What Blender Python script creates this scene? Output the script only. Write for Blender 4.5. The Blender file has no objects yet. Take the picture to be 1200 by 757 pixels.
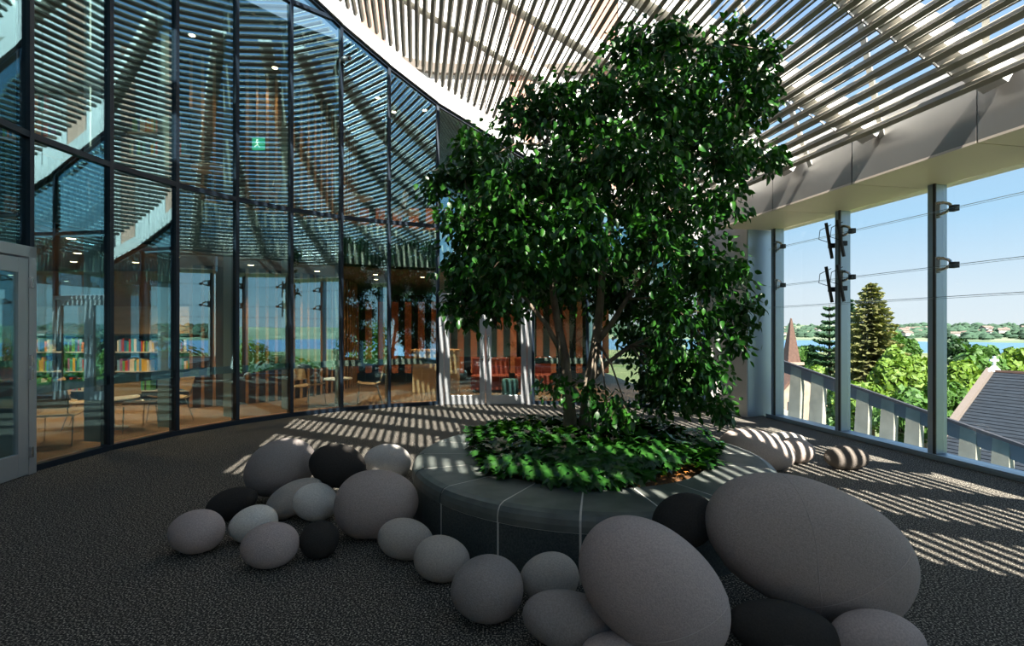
import bpy, bmesh, math, random
from mathutils import Vector, Matrix, noise
R = math.radians
rng = random.Random(7)
scene = bpy.context.scene
COL = scene.collection

# ------------------------------------------------------------------ camera, world, sun, exposure
cam_d = bpy.data.cameras.new('camera'); cam = bpy.data.objects.new('camera', cam_d); COL.objects.link(cam)
cam.location = (0, 0, 1.6); cam.rotation_euler = (R(90), 0, 0)
cam_d.sensor_width = 36; cam_d.lens = 18.0; cam_d.shift_y = 6.5/1200; cam_d.clip_end = 5000; cam_d.clip_start = .05
scene.camera = cam
SUN_DIR = Vector((-.075, .96, -1.0)).normalized()          # the way the light travels
w = bpy.data.worlds.new('world'); scene.world = w; w.use_nodes = True
nt = w.node_tree; nt.nodes.clear()
tcw = nt.nodes.new('ShaderNodeTexCoord'); sep = nt.nodes.new('ShaderNodeSeparateXYZ'); nt.links.new(tcw.outputs['Generated'], sep.inputs[0])
ramp = nt.nodes.new('ShaderNodeValToRGB'); e = ramp.color_ramp.elements
e[0].position = 0; e[0].color = (.78, .86, .90, 1); e[1].position = 1; e[1].color = (.23, .38, .62, 1)
for p_, c_ in ((.05, (.72, .84, .92)), (.17, (.44, .70, .93)), (.45, (.31, .51, .82))):
    k_ = e.new(p_); k_.color = (*c_, 1)
cn = nt.nodes.new('ShaderNodeTexNoise'); cn.inputs['Scale'].default_value = 2.2; cn.inputs['Detail'].default_value = 6
mp_ = nt.nodes.new('ShaderNodeMapping'); mp_.inputs['Scale'].default_value = (1, 1, 4)
nt.links.new(tcw.outputs['Generated'], mp_.inputs[0]); nt.links.new(mp_.outputs[0], cn.inputs['Vector'])
cr_ = nt.nodes.new('ShaderNodeMapRange'); cr_.inputs[1].default_value = .52; cr_.inputs[2].default_value = .8; cr_.inputs[4].default_value = .35
nt.links.new(cn.outputs[0], cr_.inputs[0])
mxw = nt.nodes.new('ShaderNodeMix'); mxw.data_type = 'RGBA'; mxw.inputs[7].default_value = (.95, .96, .98, 1)      # thin high cloud
nt.links.new(sep.outputs['Z'], ramp.inputs[0]); nt.links.new(cr_.outputs[0], mxw.inputs[0]); nt.links.new(ramp.outputs[0], mxw.inputs[6])
bgn = nt.nodes.new('ShaderNodeBackground'); bgn.inputs[1].default_value = .85
out = nt.nodes.new('ShaderNodeOutputWorld')
nt.links.new(mxw.outputs[2], bgn.inputs[0]); nt.links.new(bgn.outputs[0], out.inputs[0])
sun_d = bpy.data.lights.new('sun', 'SUN'); sun_d.energy = 14; sun_d.angle = R(.38); sun_d.color = (1, .93, .83)
sun = bpy.data.objects.new('sun', sun_d); COL.objects.link(sun); sun.location = (0, -20, 30)
sun.rotation_euler = SUN_DIR.to_track_quat('-Z', 'Y').to_euler()
vs = scene.view_settings
vs.view_transform = 'Standard'; vs.look = 'None'; vs.gamma = 1; vs.use_curve_mapping = False
vs.exposure = 0.58
scene.cycles.max_bounces = 10; scene.cycles.diffuse_bounces = 6; scene.cycles.glossy_bounces = 4
scene.cycles.transparent_max_bounces = 28; scene.cycles.caustics_reflective = False; scene.cycles.caustics_refractive = False

# ------------------------------------------------------------------ materials
def mat(name, col, rough=.6, metal=0, var=0, scale=8, bump=0, bscale=60, emit=0, spec=.5, col2=None, sub=None, detail=4, stretch=None):
    m = bpy.data.materials.new(name); m.use_nodes = True
    n = m.node_tree; b = n.nodes['Principled BSDF']
    b.inputs['Base Color'].default_value = (*col, 1); b.inputs['Roughness'].default_value = rough
    b.inputs['Metallic'].default_value = metal; b.inputs['Specular IOR Level'].default_value = spec
    tc = n.nodes.new('ShaderNodeTexCoord'); vec = tc.outputs['Object']
    if stretch:
        mp = n.nodes.new('ShaderNodeMapping'); mp.inputs['Scale'].default_value = stretch
        n.links.new(vec, mp.inputs[0]); vec = mp.outputs[0]
    if col2 or var:
        nz = n.nodes.new('ShaderNodeTexNoise'); nz.inputs['Scale'].default_value = scale; nz.inputs['Detail'].default_value = detail
        n.links.new(vec, nz.inputs['Vector'])
        rp = n.nodes.new('ShaderNodeValToRGB'); rp.color_ramp.elements[0].position = .35; rp.color_ramp.elements[1].position = .65
        c2 = col2 if col2 else tuple(min(1, c*(1+var)) for c in col)
        c1 = col if col2 else tuple(c*(1-var) for c in col)
        rp.color_ramp.elements[0].color = (*c1, 1); rp.color_ramp.elements[1].color = (*c2, 1)
        n.links.new(nz.outputs[0], rp.inputs[0]); n.links.new(rp.outputs[0], b.inputs['Base Color'])
    if bump:
        n2 = n.nodes.new('ShaderNodeTexNoise'); n2.inputs['Scale'].default_value = bscale; n2.inputs['Detail'].default_value = 3
        n.links.new(vec, n2.inputs['Vector'])
        bp = n.nodes.new('ShaderNodeBump'); bp.inputs['Strength'].default_value = bump; bp.inputs['Distance'].default_value = .01
        n.links.new(n2.outputs[0], bp.inputs['Height']); n.links.new(bp.outputs[0], b.inputs['Normal'])
    if emit:
        b.inputs['Emission Color'].default_value = (*col, 1); b.inputs['Emission Strength'].default_value = emit
    return m

def glass_mat(name, f0, tint, gc=(1, 1, 1)):
    m = bpy.data.materials.new(name); m.use_nodes = True
    n = m.node_tree; n.nodes.clear()
    o = n.nodes.new('ShaderNodeOutputMaterial'); mx = n.nodes.new('ShaderNodeMixShader')
    tr = n.nodes.new('ShaderNodeBsdfTransparent'); tr.inputs[0].default_value = (*tint, 1)
    gl = n.nodes.new('ShaderNodeBsdfGlossy'); gl.inputs['Roughness'].default_value = 0; gl.inputs['Color'].default_value = (*gc, 1)
    lw = n.nodes.new('ShaderNodeLayerWeight'); lw.inputs[0].default_value = .5
    pw = n.nodes.new('ShaderNodeMath'); pw.operation = 'POWER'; pw.inputs[1].default_value = 4
    ma = n.nodes.new('ShaderNodeMath'); ma.operation = 'MULTIPLY_ADD'; ma.inputs[1].default_value = 1-f0; ma.inputs[2].default_value = f0
    n.links.new(lw.outputs['Facing'], pw.inputs[0]); n.links.new(pw.outputs[0], ma.inputs[0])
    n.links.new(ma.outputs[0], mx.inputs[0]); n.links.new(tr.outputs[0], mx.inputs[1]); n.links.new(gl.outputs[0], mx.inputs[2])
    n.links.new(mx.outputs[0], o.inputs[0])
    return m

def carpet_mat():
    m = mat('carpet', (.03, .032, .032), rough=.95, spec=.2, bump=.25, bscale=130)
    n = m.node_tree; b = n.nodes['Principled BSDF']
    tc = n.nodes.new('ShaderNodeTexCoord')
    v = n.nodes.new('ShaderNodeTexNoise'); v.inputs['Scale'].default_value = 95; v.inputs['Detail'].default_value = 2
    n.links.new(tc.outputs['Object'], v.inputs['Vector'])
    rp = n.nodes.new('ShaderNodeValToRGB'); e = rp.color_ramp.elements
    e[0].position = .40; e[0].color = (.022, .021, .019, 1); e[1].position = .68; e[1].color = (.62, .57, .47, 1)
    k = e.new(.54); k.color = (.086, .081, .071, 1)
    n.links.new(v.outputs[0], rp.inputs[0]); n.links.new(rp.outputs[0], b.inputs['Base Color'])
    return m

def leaf_mat(name, c1, c2, rough=.32):
    m = bpy.data.materials.new(name); m.use_nodes = True
    n = m.node_tree; b = n.nodes['Principled BSDF']; o = n.nodes['Material Output']
    tc = n.nodes.new('ShaderNodeTexCoord'); nz = n.nodes.new('ShaderNodeTexNoise'); nz.inputs['Scale'].default_value = 7
    oi = n.nodes.new('ShaderNodeObjectInfo')
    ad = n.nodes.new('ShaderNodeVectorMath'); ad.operation = 'ADD'
    n.links.new(tc.outputs['Object'], ad.inputs[0]); n.links.new(oi.outputs['Random'], ad.inputs[1])
    n.links.new(ad.outputs[0], nz.inputs['Vector'])
    rp = n.nodes.new('ShaderNodeValToRGB'); rp.color_ramp.elements[0].position = .35; rp.color_ramp.elements[1].position = .68
    rp.color_ramp.elements[0].color = (*c1, 1); rp.color_ramp.elements[1].color = (*c2, 1)
    n.links.new(nz.outputs[0], rp.inputs[0]); n.links.new(rp.outputs[0], b.inputs['Base Color'])
    b.inputs['Roughness'].default_value = rough
    t = n.nodes.new('ShaderNodeBsdfTranslucent'); mx = n.nodes.new('ShaderNodeMixShader'); mx.inputs[0].default_value = .22
    br = n.nodes.new('ShaderNodeMix'); br.data_type = 'RGBA'; br.blend_type = 'MULTIPLY'; br.inputs[0].default_value = 1
    br.inputs[7].default_value = (1.6, 1.7, .5, 1)
    n.links.new(rp.outputs[0], br.inputs[6]); n.links.new(br.outputs[2], t.inputs[0])
    n.links.new(b.outputs[0], mx.inputs[1]); n.links.new(t.outputs[0], mx.inputs[2]); n.links.new(mx.outputs[0], o.inputs[0])
    return m

M = {}
M['carpet'] = carpet_mat()
M['wood_floor'] = mat('wood_floor', (.20, .11, .055), rough=.5, col2=(.29, .17, .09), scale=3, stretch=(1, 8, 1))
M['glass'] = glass_mat('glass', .225, (.82, .86, .82), (.50, .87, 1))
M['clear_glass'] = glass_mat('clear_glass', .012, (.90, .91, .915))
M['mullion'] = mat('mullion', (.010, .020, .034), rough=.4, metal=.3)
M['fin_glass'] = mat('fin_glass', (.30, .40, .38), rough=.25)
M['spandrel'] = mat('spandrel', (.13, .18, .175), rough=.5)
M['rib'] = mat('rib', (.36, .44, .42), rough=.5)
M['alu'] = mat('alu', (.50, .53, .55), rough=.38, metal=.6)
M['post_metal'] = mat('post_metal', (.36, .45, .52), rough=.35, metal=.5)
M['post_dark'] = mat('post_dark', (.06, .055, .05), rough=.5, metal=.4)
M['fascia'] = mat('fascia', (.30, .295, .28), rough=.36, metal=.35, var=.06, scale=1.2)
M['soffit'] = mat('soffit', (.80, .70, .60), rough=.45)
M['pier'] = mat('pier', (.62, .60, .57), rough=.6)
M['slat'] = mat('slat', (.42, .39, .33), rough=.55, var=.12, scale=3)
M['batten'] = mat('batten', (.44, .45, .40), rough=.5)
M['white'] = mat('white', (.85, .85, .83), rough=.5)
M['roof_white'] = mat('roof_white', (.80, .80, .78), rough=.6)
M['peach'] = mat('peach', (.40, .23, .17), rough=.8)
M['terracotta'] = mat('terracotta', (.62, .20, .09), rough=.7, var=.1, scale=5)
M['stone_granite'] = mat('stone_granite', (.050, .060, .058), rough=.5, col2=(.10, .115, .108), scale=90, bump=.15, bscale=200, detail=2)
M['granite_top'] = mat('granite_top', (.075, .088, .082), rough=.42, col2=(.15, .165, .148), scale=5, bump=.08, bscale=200, detail=9)
M['joint'] = mat('joint', (.75, .72, .66), rough=.9)
M['soil'] = mat('soil', (.05, .03, .018), rough=1, col2=(.22, .10, .03), scale=40, bump=1, bscale=60)
M['bark'] = mat('bark', (.13, .10, .072), rough=.9, col2=(.26, .22, .165), scale=14, bump=.5, bscale=50, stretch=(1, 1, .35))
M['leaf'] = leaf_mat('leaf', (.010, .062, .008), (.034, .135, .015))
M['ivy'] = leaf_mat('ivy', (.008, .050, .008), (.04, .14, .022), .25)
M['dry_leaf'] = mat('dry_leaf', (.45, .17, .03), rough=.7)
def felt(name, c):
    return mat(name, tuple(x*.88 for x in c), rough=.95, col2=tuple(min(1, x*1.12) for x in c), scale=120, bump=.35, bscale=170, spec=.15, detail=3)
F_BLACK = felt('felt_black', (.050, .046, .042)); F_LIGHT = felt('felt_light', (.80, .77, .70)); F_MAUVE = felt('felt_mauve', (.50, .42, .39))
F_GREY = felt('felt_grey', (.36, .325, .305)); F_TAUPE = felt('felt_taupe', (.47, .40, .36)); F_PALE = felt('felt_pale', (.74, .71, .66))
F_PINK = felt('felt_pink', (.50, .42, .37)); F_MID = felt('felt_mid', (.52, .475, .42)); F_DARK = felt('felt_dark', (.17, .15, .13))
M['seam'] = mat('seam', (.52, .45, .41), rough=1)
M['timber'] = mat('timber', (.36, .17, .07), rough=.5, col2=(.50, .27, .12), scale=2, stretch=(6, 6, .6))
M['timber_pale'] = mat('timber_pale', (.50, .33, .18), rough=.5, col2=(.60, .42, .25), scale=2.5, stretch=(.6, 1, 9))
M['dark_wall'] = mat('dark_wall', (.055, .030, .020), rough=.7)
M['ceiling_dark'] = mat('ceiling_dark', (.14, .12, .10), rough=.8)
M['black'] = mat('black', (.012, .012, .014), rough=.5)
M['chrome'] = mat('chrome', (.6, .6, .6), rough=.25, metal=1)
M['case'] = mat('case', (.035, .028, .024), rough=.5)
M['shelf_white'] = mat('shelf_white', (.60, .60, .56), rough=.5)
M['frost'] = mat('frost', (.30, .34, .33), rough=.7)
M['lamp'] = mat('lamp', (1, .80, .5), emit=14)
M['sign_green'] = mat('sign_green', (.02, .35, .18), emit=1.2)
M['sign_white'] = mat('sign_white', (.9, .95, .9), emit=1.5)
M['red'] = mat('red', (.25, .04, .02), rough=.8); M['teal'] = mat('teal', (.06, .16, .18), rough=.8)
M['concrete'] = mat('concrete', (.30, .30, .24), rough=.85, var=.12, scale=4, bump=.2, bscale=30)
M['rail_dark'] = mat('rail_dark', (.05, .05, .055), rough=.5)
M['rail_glass'] = mat('rail_glass', (.16, .155, .15), rough=.3)
M['water'] = mat('water', (.09, .19, .31), rough=.6, bump=.3, bscale=.4)
M['land'] = mat('land', (.10, .15, .05), rough=1, col2=(.22, .24, .12), scale=.05)
M['shore'] = mat('shore', (.10, .16, .09), rough=1, col2=(.26, .29, .19), scale=.02, detail=8)
M['sand'] = mat('sand', (.60, .52, .40), rough=1)
M['far_tree'] = mat('far_tree', (.05, .10, .06), rough=1, var=.3, scale=.03)
M['house_wall'] = mat('house_wall', (.50, .48, .44), rough=.9); M['house_roof'] = mat('house_roof', (.22, .17, .14), rough=.9)
M['slate'] = mat('slate', (.018, .026, .036), rough=.7, var=.25, scale=3, stretch=(1, 1, 6))
M['coping_stone'] = mat('coping_stone', (.20, .165, .14), rough=.9)
M['cladding'] = mat('cladding', (.44, .44, .43), rough=.6)
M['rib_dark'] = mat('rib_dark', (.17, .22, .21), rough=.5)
M['brick'] = mat('brick', (.12, .068, .05), rough=.9, var=.2, scale=6)
M['sandstone'] = mat('sandstone', (.36, .29, .22), rough=.9, var=.15, scale=2)
M['tree_bright'] = leaf_mat('tree_bright', (.075, .17, .015), (.20, .30, .035), .6)
M['tree_mid'] = leaf_mat('tree_mid', (.045, .12, .02), (.10, .22, .04), .6)
M['tree_dark'] = leaf_mat('tree_dark', (.015, .055, .02), (.04, .10, .035), .6)
M['pine'] = leaf_mat('pine', (.07, .10, .03), (.26, .24, .09), .7)
M['twig'] = mat('twig', (.12, .09, .06), rough=.95)
M['bronze'] = mat('bronze', (.25, .2, .15), rough=.5)
BOOK = [mat('book_cover', tuple(min(1, q*1.5) for q in c), rough=.6) for c in [(.03, .12, .30), (.45, .05, .04), (.60, .55, .45), (.05, .28, .26), (.60, .38, .06), (.04, .04, .05), (.10, .30, .10), (.55, .20, .08), (.25, .10, .25), (.15, .30, .45)]]

# ------------------------------------------------------------------ mesh helpers
class MB:
    def __init__(s): s.v = []; s.f = []
    def add(s, vs, fs):
        o = len(s.v); s.v += [tuple(v) for v in vs]; s.f += [tuple(i+o for i in f) for f in fs]; return s
    def box(s, c, d, ax=None):
        """c centre, d full sizes, ax = optional three axes"""
        c = Vector(c); ax = ax or (Vector((1, 0, 0)), Vector((0, 1, 0)), Vector((0, 0, 1)))
        ax = [Vector(a).normalized() for a in ax]
        vs = [c+ax[0]*(i*d[0]/2)+ax[1]*(j*d[1]/2)+ax[2]*(k*d[2]/2) for k in (-1, 1) for j in (-1, 1) for i in (-1, 1)]
        return s.add(vs, [(0, 2, 3, 1), (4, 5, 7, 6), (0, 1, 5, 4), (2, 6, 7, 3), (0, 4, 6, 2), (1, 3, 7, 5)])
    def bar(s, a, b, w, h, up=(0, 0, 1)):
        a = Vector(a); b = Vector(b); d = (b-a); L = d.length; d.normalize(); up = Vector(up)
        x = d.cross(up); x.normalize(); u = x.cross(d)
        return s.box((a+b)/2, (L, w, h), (d, x, u))
    def prism(s, poly, off):
        """poly: planar list of points; off: vector to extrude"""
        n = len(poly); off = Vector(off); p = [Vector(q) for q in poly]
        return s.add(p+[q+off for q in p], [tuple(range(n))[::-1], tuple(range(n, 2*n))]+[(i, (i+1) % n, n+(i+1) % n, n+i) for i in range(n)])
    def tube(s, pts, rad, n=8, cap=True):
        pts = [Vector(p) for p in pts]; rs = rad if isinstance(rad, (list, tuple)) else [rad]*len(pts)
        ref = Vector((0, 0, 1)); vs = []; fs = []
        prev = None
        for i, p in enumerate(pts):
            d = (pts[min(i+1, len(pts)-1)]-pts[max(i-1, 0)]).normalized()
            x = d.cross(ref) if prev is None else prev-d*prev.dot(d)
            if x.length < 1e-3: x = d.cross(Vector((1, 0, 0)))
            x.normalize(); prev = x; y = d.cross(x)
            for k in range(n):
                a = 2*math.pi*k/n; vs.append(p+(x*math.cos(a)+y*math.sin(a))*rs[i])
        for i in range(len(pts)-1):
            for k in range(n): fs.append((i*n+k, i*n+(k+1) % n, (i+1)*n+(k+1) % n, (i+1)*n+k))
        if cap: fs += [tuple(range(n))[::-1], tuple((len(pts)-1)*n+k for k in range(n))]
        return s.add(vs, fs)
    def lathe(s, c, prof, n=24):
        vs = []; fs = []; c = Vector(c)
        for r, z in prof:
            for k in range(n):
                a = 2*math.pi*k/n; vs.append(c+Vector((r*math.cos(a), r*math.sin(a), z)))
        for i in range(len(prof)-1):
            for k in range(n): fs.append((i*n+k, i*n+(k+1) % n, (i+1)*n+(k+1) % n, (i+1)*n+k))
        fs += [tuple(range(n))[::-1], tuple((len(prof)-1)*n+k for k in range(n))]
        return s.add(vs, fs)
    def mesh(s, name, m, smooth=False):
        me = bpy.data.meshes.new(name); me.from_pydata(s.v, [], s.f); me.materials.append(m)
        if smooth: me.polygons.foreach_set('use_smooth', [True]*len(me.polygons))
        me.update(); return me
    def build(s, name, m, parent=None, smooth=False, bevel=0):
        o = bpy.data.objects.new(name, s.mesh(name, m, smooth)); COL.objects.link(o)
        if parent:
            o.parent = parent; wl = world_loc(parent)
            for v in o.data.vertices: v.co = v.co-wl[0] if not wl[1] else wl[1] @ (v.co-wl[0])
        if bevel:
            b = o.modifiers.new('bevel', 'BEVEL'); b.width = bevel; b.segments = 2; b.limit_method = 'ANGLE'
        return o
def world_loc(p):
    loc = Vector(p.location)
    if p.parent: loc = loc+world_loc(p.parent)[0]
    return loc, None
def tag(o, label=None, cat=None, group=None, kind=None):
    if label: o['label'] = label
    if cat: o['category'] = cat
    if group: o['group'] = group
    if kind: o['kind'] = kind
    return o
def empty(name, loc=(0, 0, 0), **k):
    o = bpy.data.objects.new(name, None); o.location = loc; o.empty_display_size = .1; COL.objects.link(o)
    if k: tag(o, **k)
    return o
def struct(o, label=None, cat=None):
    return tag(o, label, cat, kind='structure')
def inst(name, me, parent, loc, rot=None, sc=None, mtx=None):
    o = bpy.data.objects.new(name, me); COL.objects.link(o)
    if parent: o.parent = parent
    if mtx is not None: o.matrix_basis = mtx
    else:
        o.location = loc
        if rot: o.rotation_euler = rot
        if sc: o.scale = sc if not isinstance(sc, (int, float)) else (sc,)*3
    return o
def copy_tree(o, parent=None):
    c = o.copy(); COL.objects.link(c); c.parent = parent
    for ch in [x for x in bpy.data.objects if x.parent == o]: copy_tree(ch, c)
    return c

# slat frame: s across (to the right), t along the slats (away)
TH = R(10.57); cT, sT = math.cos(TH), math.sin(TH)
def W(s, t, z): return Vector((s*cT-t*sT, s*sT+t*cT, z))
def ST(x, y): return x*cT+y*sT, -x*sT+y*cT
ROOF0, SLOPE, SD = 6.80, .61, .1268
def roof_z(x, y): return ROOF0-SLOPE*ST(x, y)[0]

# plan of the court's glass wall: vertices on the floor
CC = Vector((-.35, 5.86)); CR = 5.05
def on_circle(px):
    d = Vector(((px-600)/600, 1)); a = d.dot(d); b = -2*d.dot(CC); c = CC.dot(CC)-CR*CR
    t = (-b+math.sqrt(b*b-4*a*c))/(2*a); return d*t
PW = [on_circle(p) for p in (33, 128, 206, 277, 341, 400, 456, 513, 625)]
PW[-1] = Vector((.45, 10.86)); PW[-2] = Vector((-1.565, 10.80))
PW += [Vector((1.59, 10.74)), Vector((2.64, 10.43)), Vector((3.72, 9.90))]
LEFT = [Vector((-4.55, -7.0)), Vector((-4.75, .5)), Vector((-4.98, 3.2)), Vector((-5.32, 5.0))]       # wall on toward and past the camera
PIER = [Vector((3.74, 9.80)), Vector((4.23, 9.23)), Vector((4.82, 9.46))]
H1, H2 = 3.76, 7.55

# ------------------------------------------------------------------ floors
def poly(name, pts, z, th, m): return MB().prism([(p[0], p[1], z-th) for p in pts], (0, 0, th)).build(name, m)
fl = poly('floor', [W(6.25, -8.2, 0), W(6.25, 10.2, 0), (3.5, 11.4), (-1, 11.6), (-7, 9.5), (-6.3, 3), (-5.2, -8)], 0, .3, M['carpet']); struct(fl, 'dark speckled carpet of the courtyard', 'floor')
ring_in = LEFT[:-1]+[LEFT[-1]]+PW
def outward(p, d):
    if p[0] > 1.2 and p[1] > 8 and d > 1: return Vector((min(p[0], 3.3), p[1]+d))
    v = (Vector((p[0], p[1]))-CC).normalized(); return Vector((p[0], p[1]))+v*d
def annulus(name, z, th, d0, d1, m, a=3, b=None):
    pts = ring_in[a:b]
    inn = [outward(p, d0) for p in pts]; ou = [outward(p, d1) for p in pts]
    mb = MB()
    for i in range(len(pts)-1):
        q = [inn[i], inn[i+1], ou[i+1], ou[i]]
        mb.prism([(p[0], p[1], z-th) for p in q], (0, 0, th))
    o = mb.build(name, m); return struct(o)
annulus('floor', .012, .02, -.02, 9.5, M['wood_floor']); annulus('floor', H1-.02, .12, .35, 9.5, M['wood_floor'])
annulus('ceiling', 2.95, .08, .45, 9.5, M['ceiling_dark']); annulus('ceiling', 7.3, .2, .2, 9.5, M['ceiling_dark'])
for z_, th_, nm_, mm_ in ((.012, .02, 'floor', 'wood_floor'), (H1-.02, .12, 'floor', 'wood_floor'), (2.95, .08, 'ceiling', 'ceiling_dark'), (7.3, .2, 'ceiling', 'ceiling_dark')):
    struct(poly(nm_, [(-11, -8.1), (-4.95, -8.1), (-5.1, .4), (-5.3, 3.1), (-5.6, 4.7), (-11, 3.2)], z_, th_, M[mm_]))
struct(MB().box((-11.1, -2.4, 3.65), (.15, 11.2, 7.3)).build('wall_left', M['dark_wall']))
# back walls of the interior
for i in range(3, len(ring_in)-1):
    a, b = outward(ring_in[i], 9.0), outward(ring_in[i+1], 9.0)
    o = MB().prism([(a.x, a.y, 0), (b.x, b.y, 0), (b.x, b.y, 7.3), (a.x, a.y, 7.3)], ((outward(a, .15)-a).x, (outward(a, .15)-a).y, 0)).build('wall_back', M['dark_wall']); struct(o)

# ------------------------------------------------------------------ curtain wall
wall = empty('wall_left', (0, 0, 0)); struct(wall)
def facet(a, b, top_a, top_b, rows, skip_below=None, parent=wall, base=.07):
    d = (b-a); L = d.length; d.normalize(); nrm = Vector((d.y, -d.x, 0))      # toward court when walking left->right
    if (CC-a).dot(Vector((nrm.x, nrm.y))) < 0: nrm = -nrm
    def pt(u, z): return Vector((a.x+d.x*u, a.y+d.y*u, z))
    g = .012
    zs = [base]+rows
    lo = base if skip_below is None else skip_below
    edges = [lo]+[r for r in rows if r > lo+.2]
    for k, z0 in enumerate(edges):
        z1a = edges[k+1] if k+1 < len(edges) else 99
        za, zb = min(z1a, top_a), min(z1a, top_b)
        za -= .02; zb -= .02; z0 += .02
        if za < z0+.08 and zb < z0+.08: continue
        if za > z0 and zb > z0:
            pl = [pt(g, z0), pt(L-g, z0), pt(L-g, zb), pt(g, za)]
            if z1a < 99 and top_a > z1a > top_b: pl = [pt(g, z0), pt(L-g, z0), pt(L-g, zb), pt(g+(L-2*g)*(top_a-z1a)/(top_a-top_b), z1a-.02), pt(g, za)]
        else:
            pl = [pt(g, z0), pt(g+(za-z0)/(za-zb)*(L-2*g), z0), pt(g, za)]
        MB().prism(pl, -nrm*.008).build('glass_pane', M['glass'], parent)
    for r in edges[1:]:
        if r > max(top_a, top_b): continue
        ua, ub = 0, L
        if top_b < r < top_a: ub = L*(top_a-r)/(top_a-top_b)
        MB().bar(pt(ua, r), pt(ub, r), .08, .07).build('transom', M['mullion'], parent)
    if skip_below is None:
        MB().bar(pt(0, base/2), pt(L, base/2), .12, base).build('base_rail', M['mullion'], parent)
        MB().bar(pt(.03, .92)-nrm*.012, pt(L-.03, .92)-nrm*.012, .004, .12).build('frosted_band', M['frost'], parent)
    # top rail following the roof
    MB().bar(pt(0, top_a), pt(L, top_b), .09, .06).build('top_rail', M['mullion'], parent)
    return d, nrm
TOPDROP = .22
def top_at(p): return roof_z(p.x, p.y)-TOPDROP
def mull(p, z0, z1, nrm, name='mullion'):
    n3 = Vector((nrm.x, nrm.y, 0)).normalized(); d3 = Vector((n3.y, -n3.x, 0))
    MB().box(Vector((p.x, p.y, (z0+z1)/2))-n3*.03, (.055, .15, z1-z0), (d3, n3, Vector((0, 0, 1)))).build(name, M['mullion'], wall)
def inward(p):
    v = (CC-Vector((p.x, p.y))).normalized(); return Vector((v.x, v.y, 0))
full = LEFT+PW
for i in range(len(full)-1):
    a, b = full[i], full[i+1]
    skip = None
    if i == 11: skip = 2.34          # above the double door
    if i == 3: skip = 2.50           # above the silver door at the left edge
    if i < 2:
        n = 7 if i == 0 else 3
        for k in range(n):
            p, q = a.lerp(b, k/n), a.lerp(b, (k+1)/n)
            facet(p, q, top_at(p), top_at(q), [H1, H2]); mull(p, 0, top_at(p)+.1, inward(p))
    else:
        facet(a, b, top_at(a), top_at(b), [H1, H2], skip)
        mull(a, 0, top_at(a)+(.22 if i > 8 else .1), inward(a))
mull(full[-1], 0, top_at(full[-1]), inward(full[-1]))
# pale glass stiffening fins behind the mullions and the ribbed spandrel
for i in range(4, len(full)-1):
    a, b = full[i], full[i+1]
    n3 = inward(a); d3 = Vector((n3.y, -n3.x, 0))
    if i != 12 and i != 11:
        for z0, z1 in ((.1, 2.87), (3.9, min(7.2, top_at(a)-.1))):
            if z1 > z0: MB().box(Vector((a.x, a.y, (z0+z1)/2))-n3*.26, (.018, .26, z1-z0), (d3, n3, Vector((0, 0, 1)))).build('glass_fin', M['fin_glass'], wall)
sp = empty('trim_1', (0, 0, 0)); struct(sp)
for i in range(4, len(full)-1):
    a, b = outward(full[i], .33), outward(full[i+1], .33); L = (b-a).length; n = 13 if L < 1.5 else 26
    MB().bar((a.x, a.y, 3.30), (b.x, b.y, 3.30), .03, .78).build('panel', M['spandrel'], sp)
    mb = MB(); d = (b-a).normalized(); nn = inward(a)
    for k in range(n):
        p = a.lerp(b, (k+.5)/n)
        mb.box(Vector((p.x, p.y, 3.30))+nn*.035, (.030, .035, .78), (Vector((d.x, d.y, 0)), nn, Vector((0, 0, 1))))
    o = mb.build('rib', M['rib'] if i > 8 else M['rib_dark'], sp); o['kind'] = 'stuff'  # left ribs get a darker copy so the mirrored sky reads over them
# white ring beam under the slat ends and the storey above the roof
rb = empty('trim_2', (0, 0, 0)); struct(rb)
up = empty('wall_back', (0, 0, 0)); struct(up)
for i in range(7, len(full)-1):
    a, b = full[i], full[i+1]; za, zb = roof_z(*a), roof_z(*b)
    n3 = inward(a)*.10
    off = -Vector((n3.x, n3.y, 0))*3
    MB().prism([Vector((a.x, a.y, za-TOPDROP+.02))+n3, Vector((b.x, b.y, zb-TOPDROP+.02))+n3, Vector((b.x, b.y, zb+.12))+n3, Vector((a.x, a.y, za+.12))+n3], off).build('beam_section', M['cladding'], rb)
for i in range(8, len(full)-1):
    a, b = outward(full[i], .3), outward(full[i+1], .3); L = (b-a).length; n = max(1, round(L/.5)); za = min(roof_z(*a), roof_z(*b))
    d = (b-a).normalized(); nn = inward(a)
    for k in range(n):
        p, q = a.lerp(b, k/n), a.lerp(b, (k+1)/n); z0 = roof_z(*p)-.05; z1 = roof_z(*q)-.05
        ph = (i*7+k*3) % 5
        mm = M['peach'] if ph == 1 else M['cladding']
        MB().prism([(p.x, p.y, z0), (q.x-d.x*.02, q.y-d.y*.02, z1), (q.x-d.x*.02, q.y-d.y*.02, 9.6), (p.x, p.y, 9.6)], -nn*(.12 if ph == 1 else .06)).build('cladding_panel', mm, up)

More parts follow.
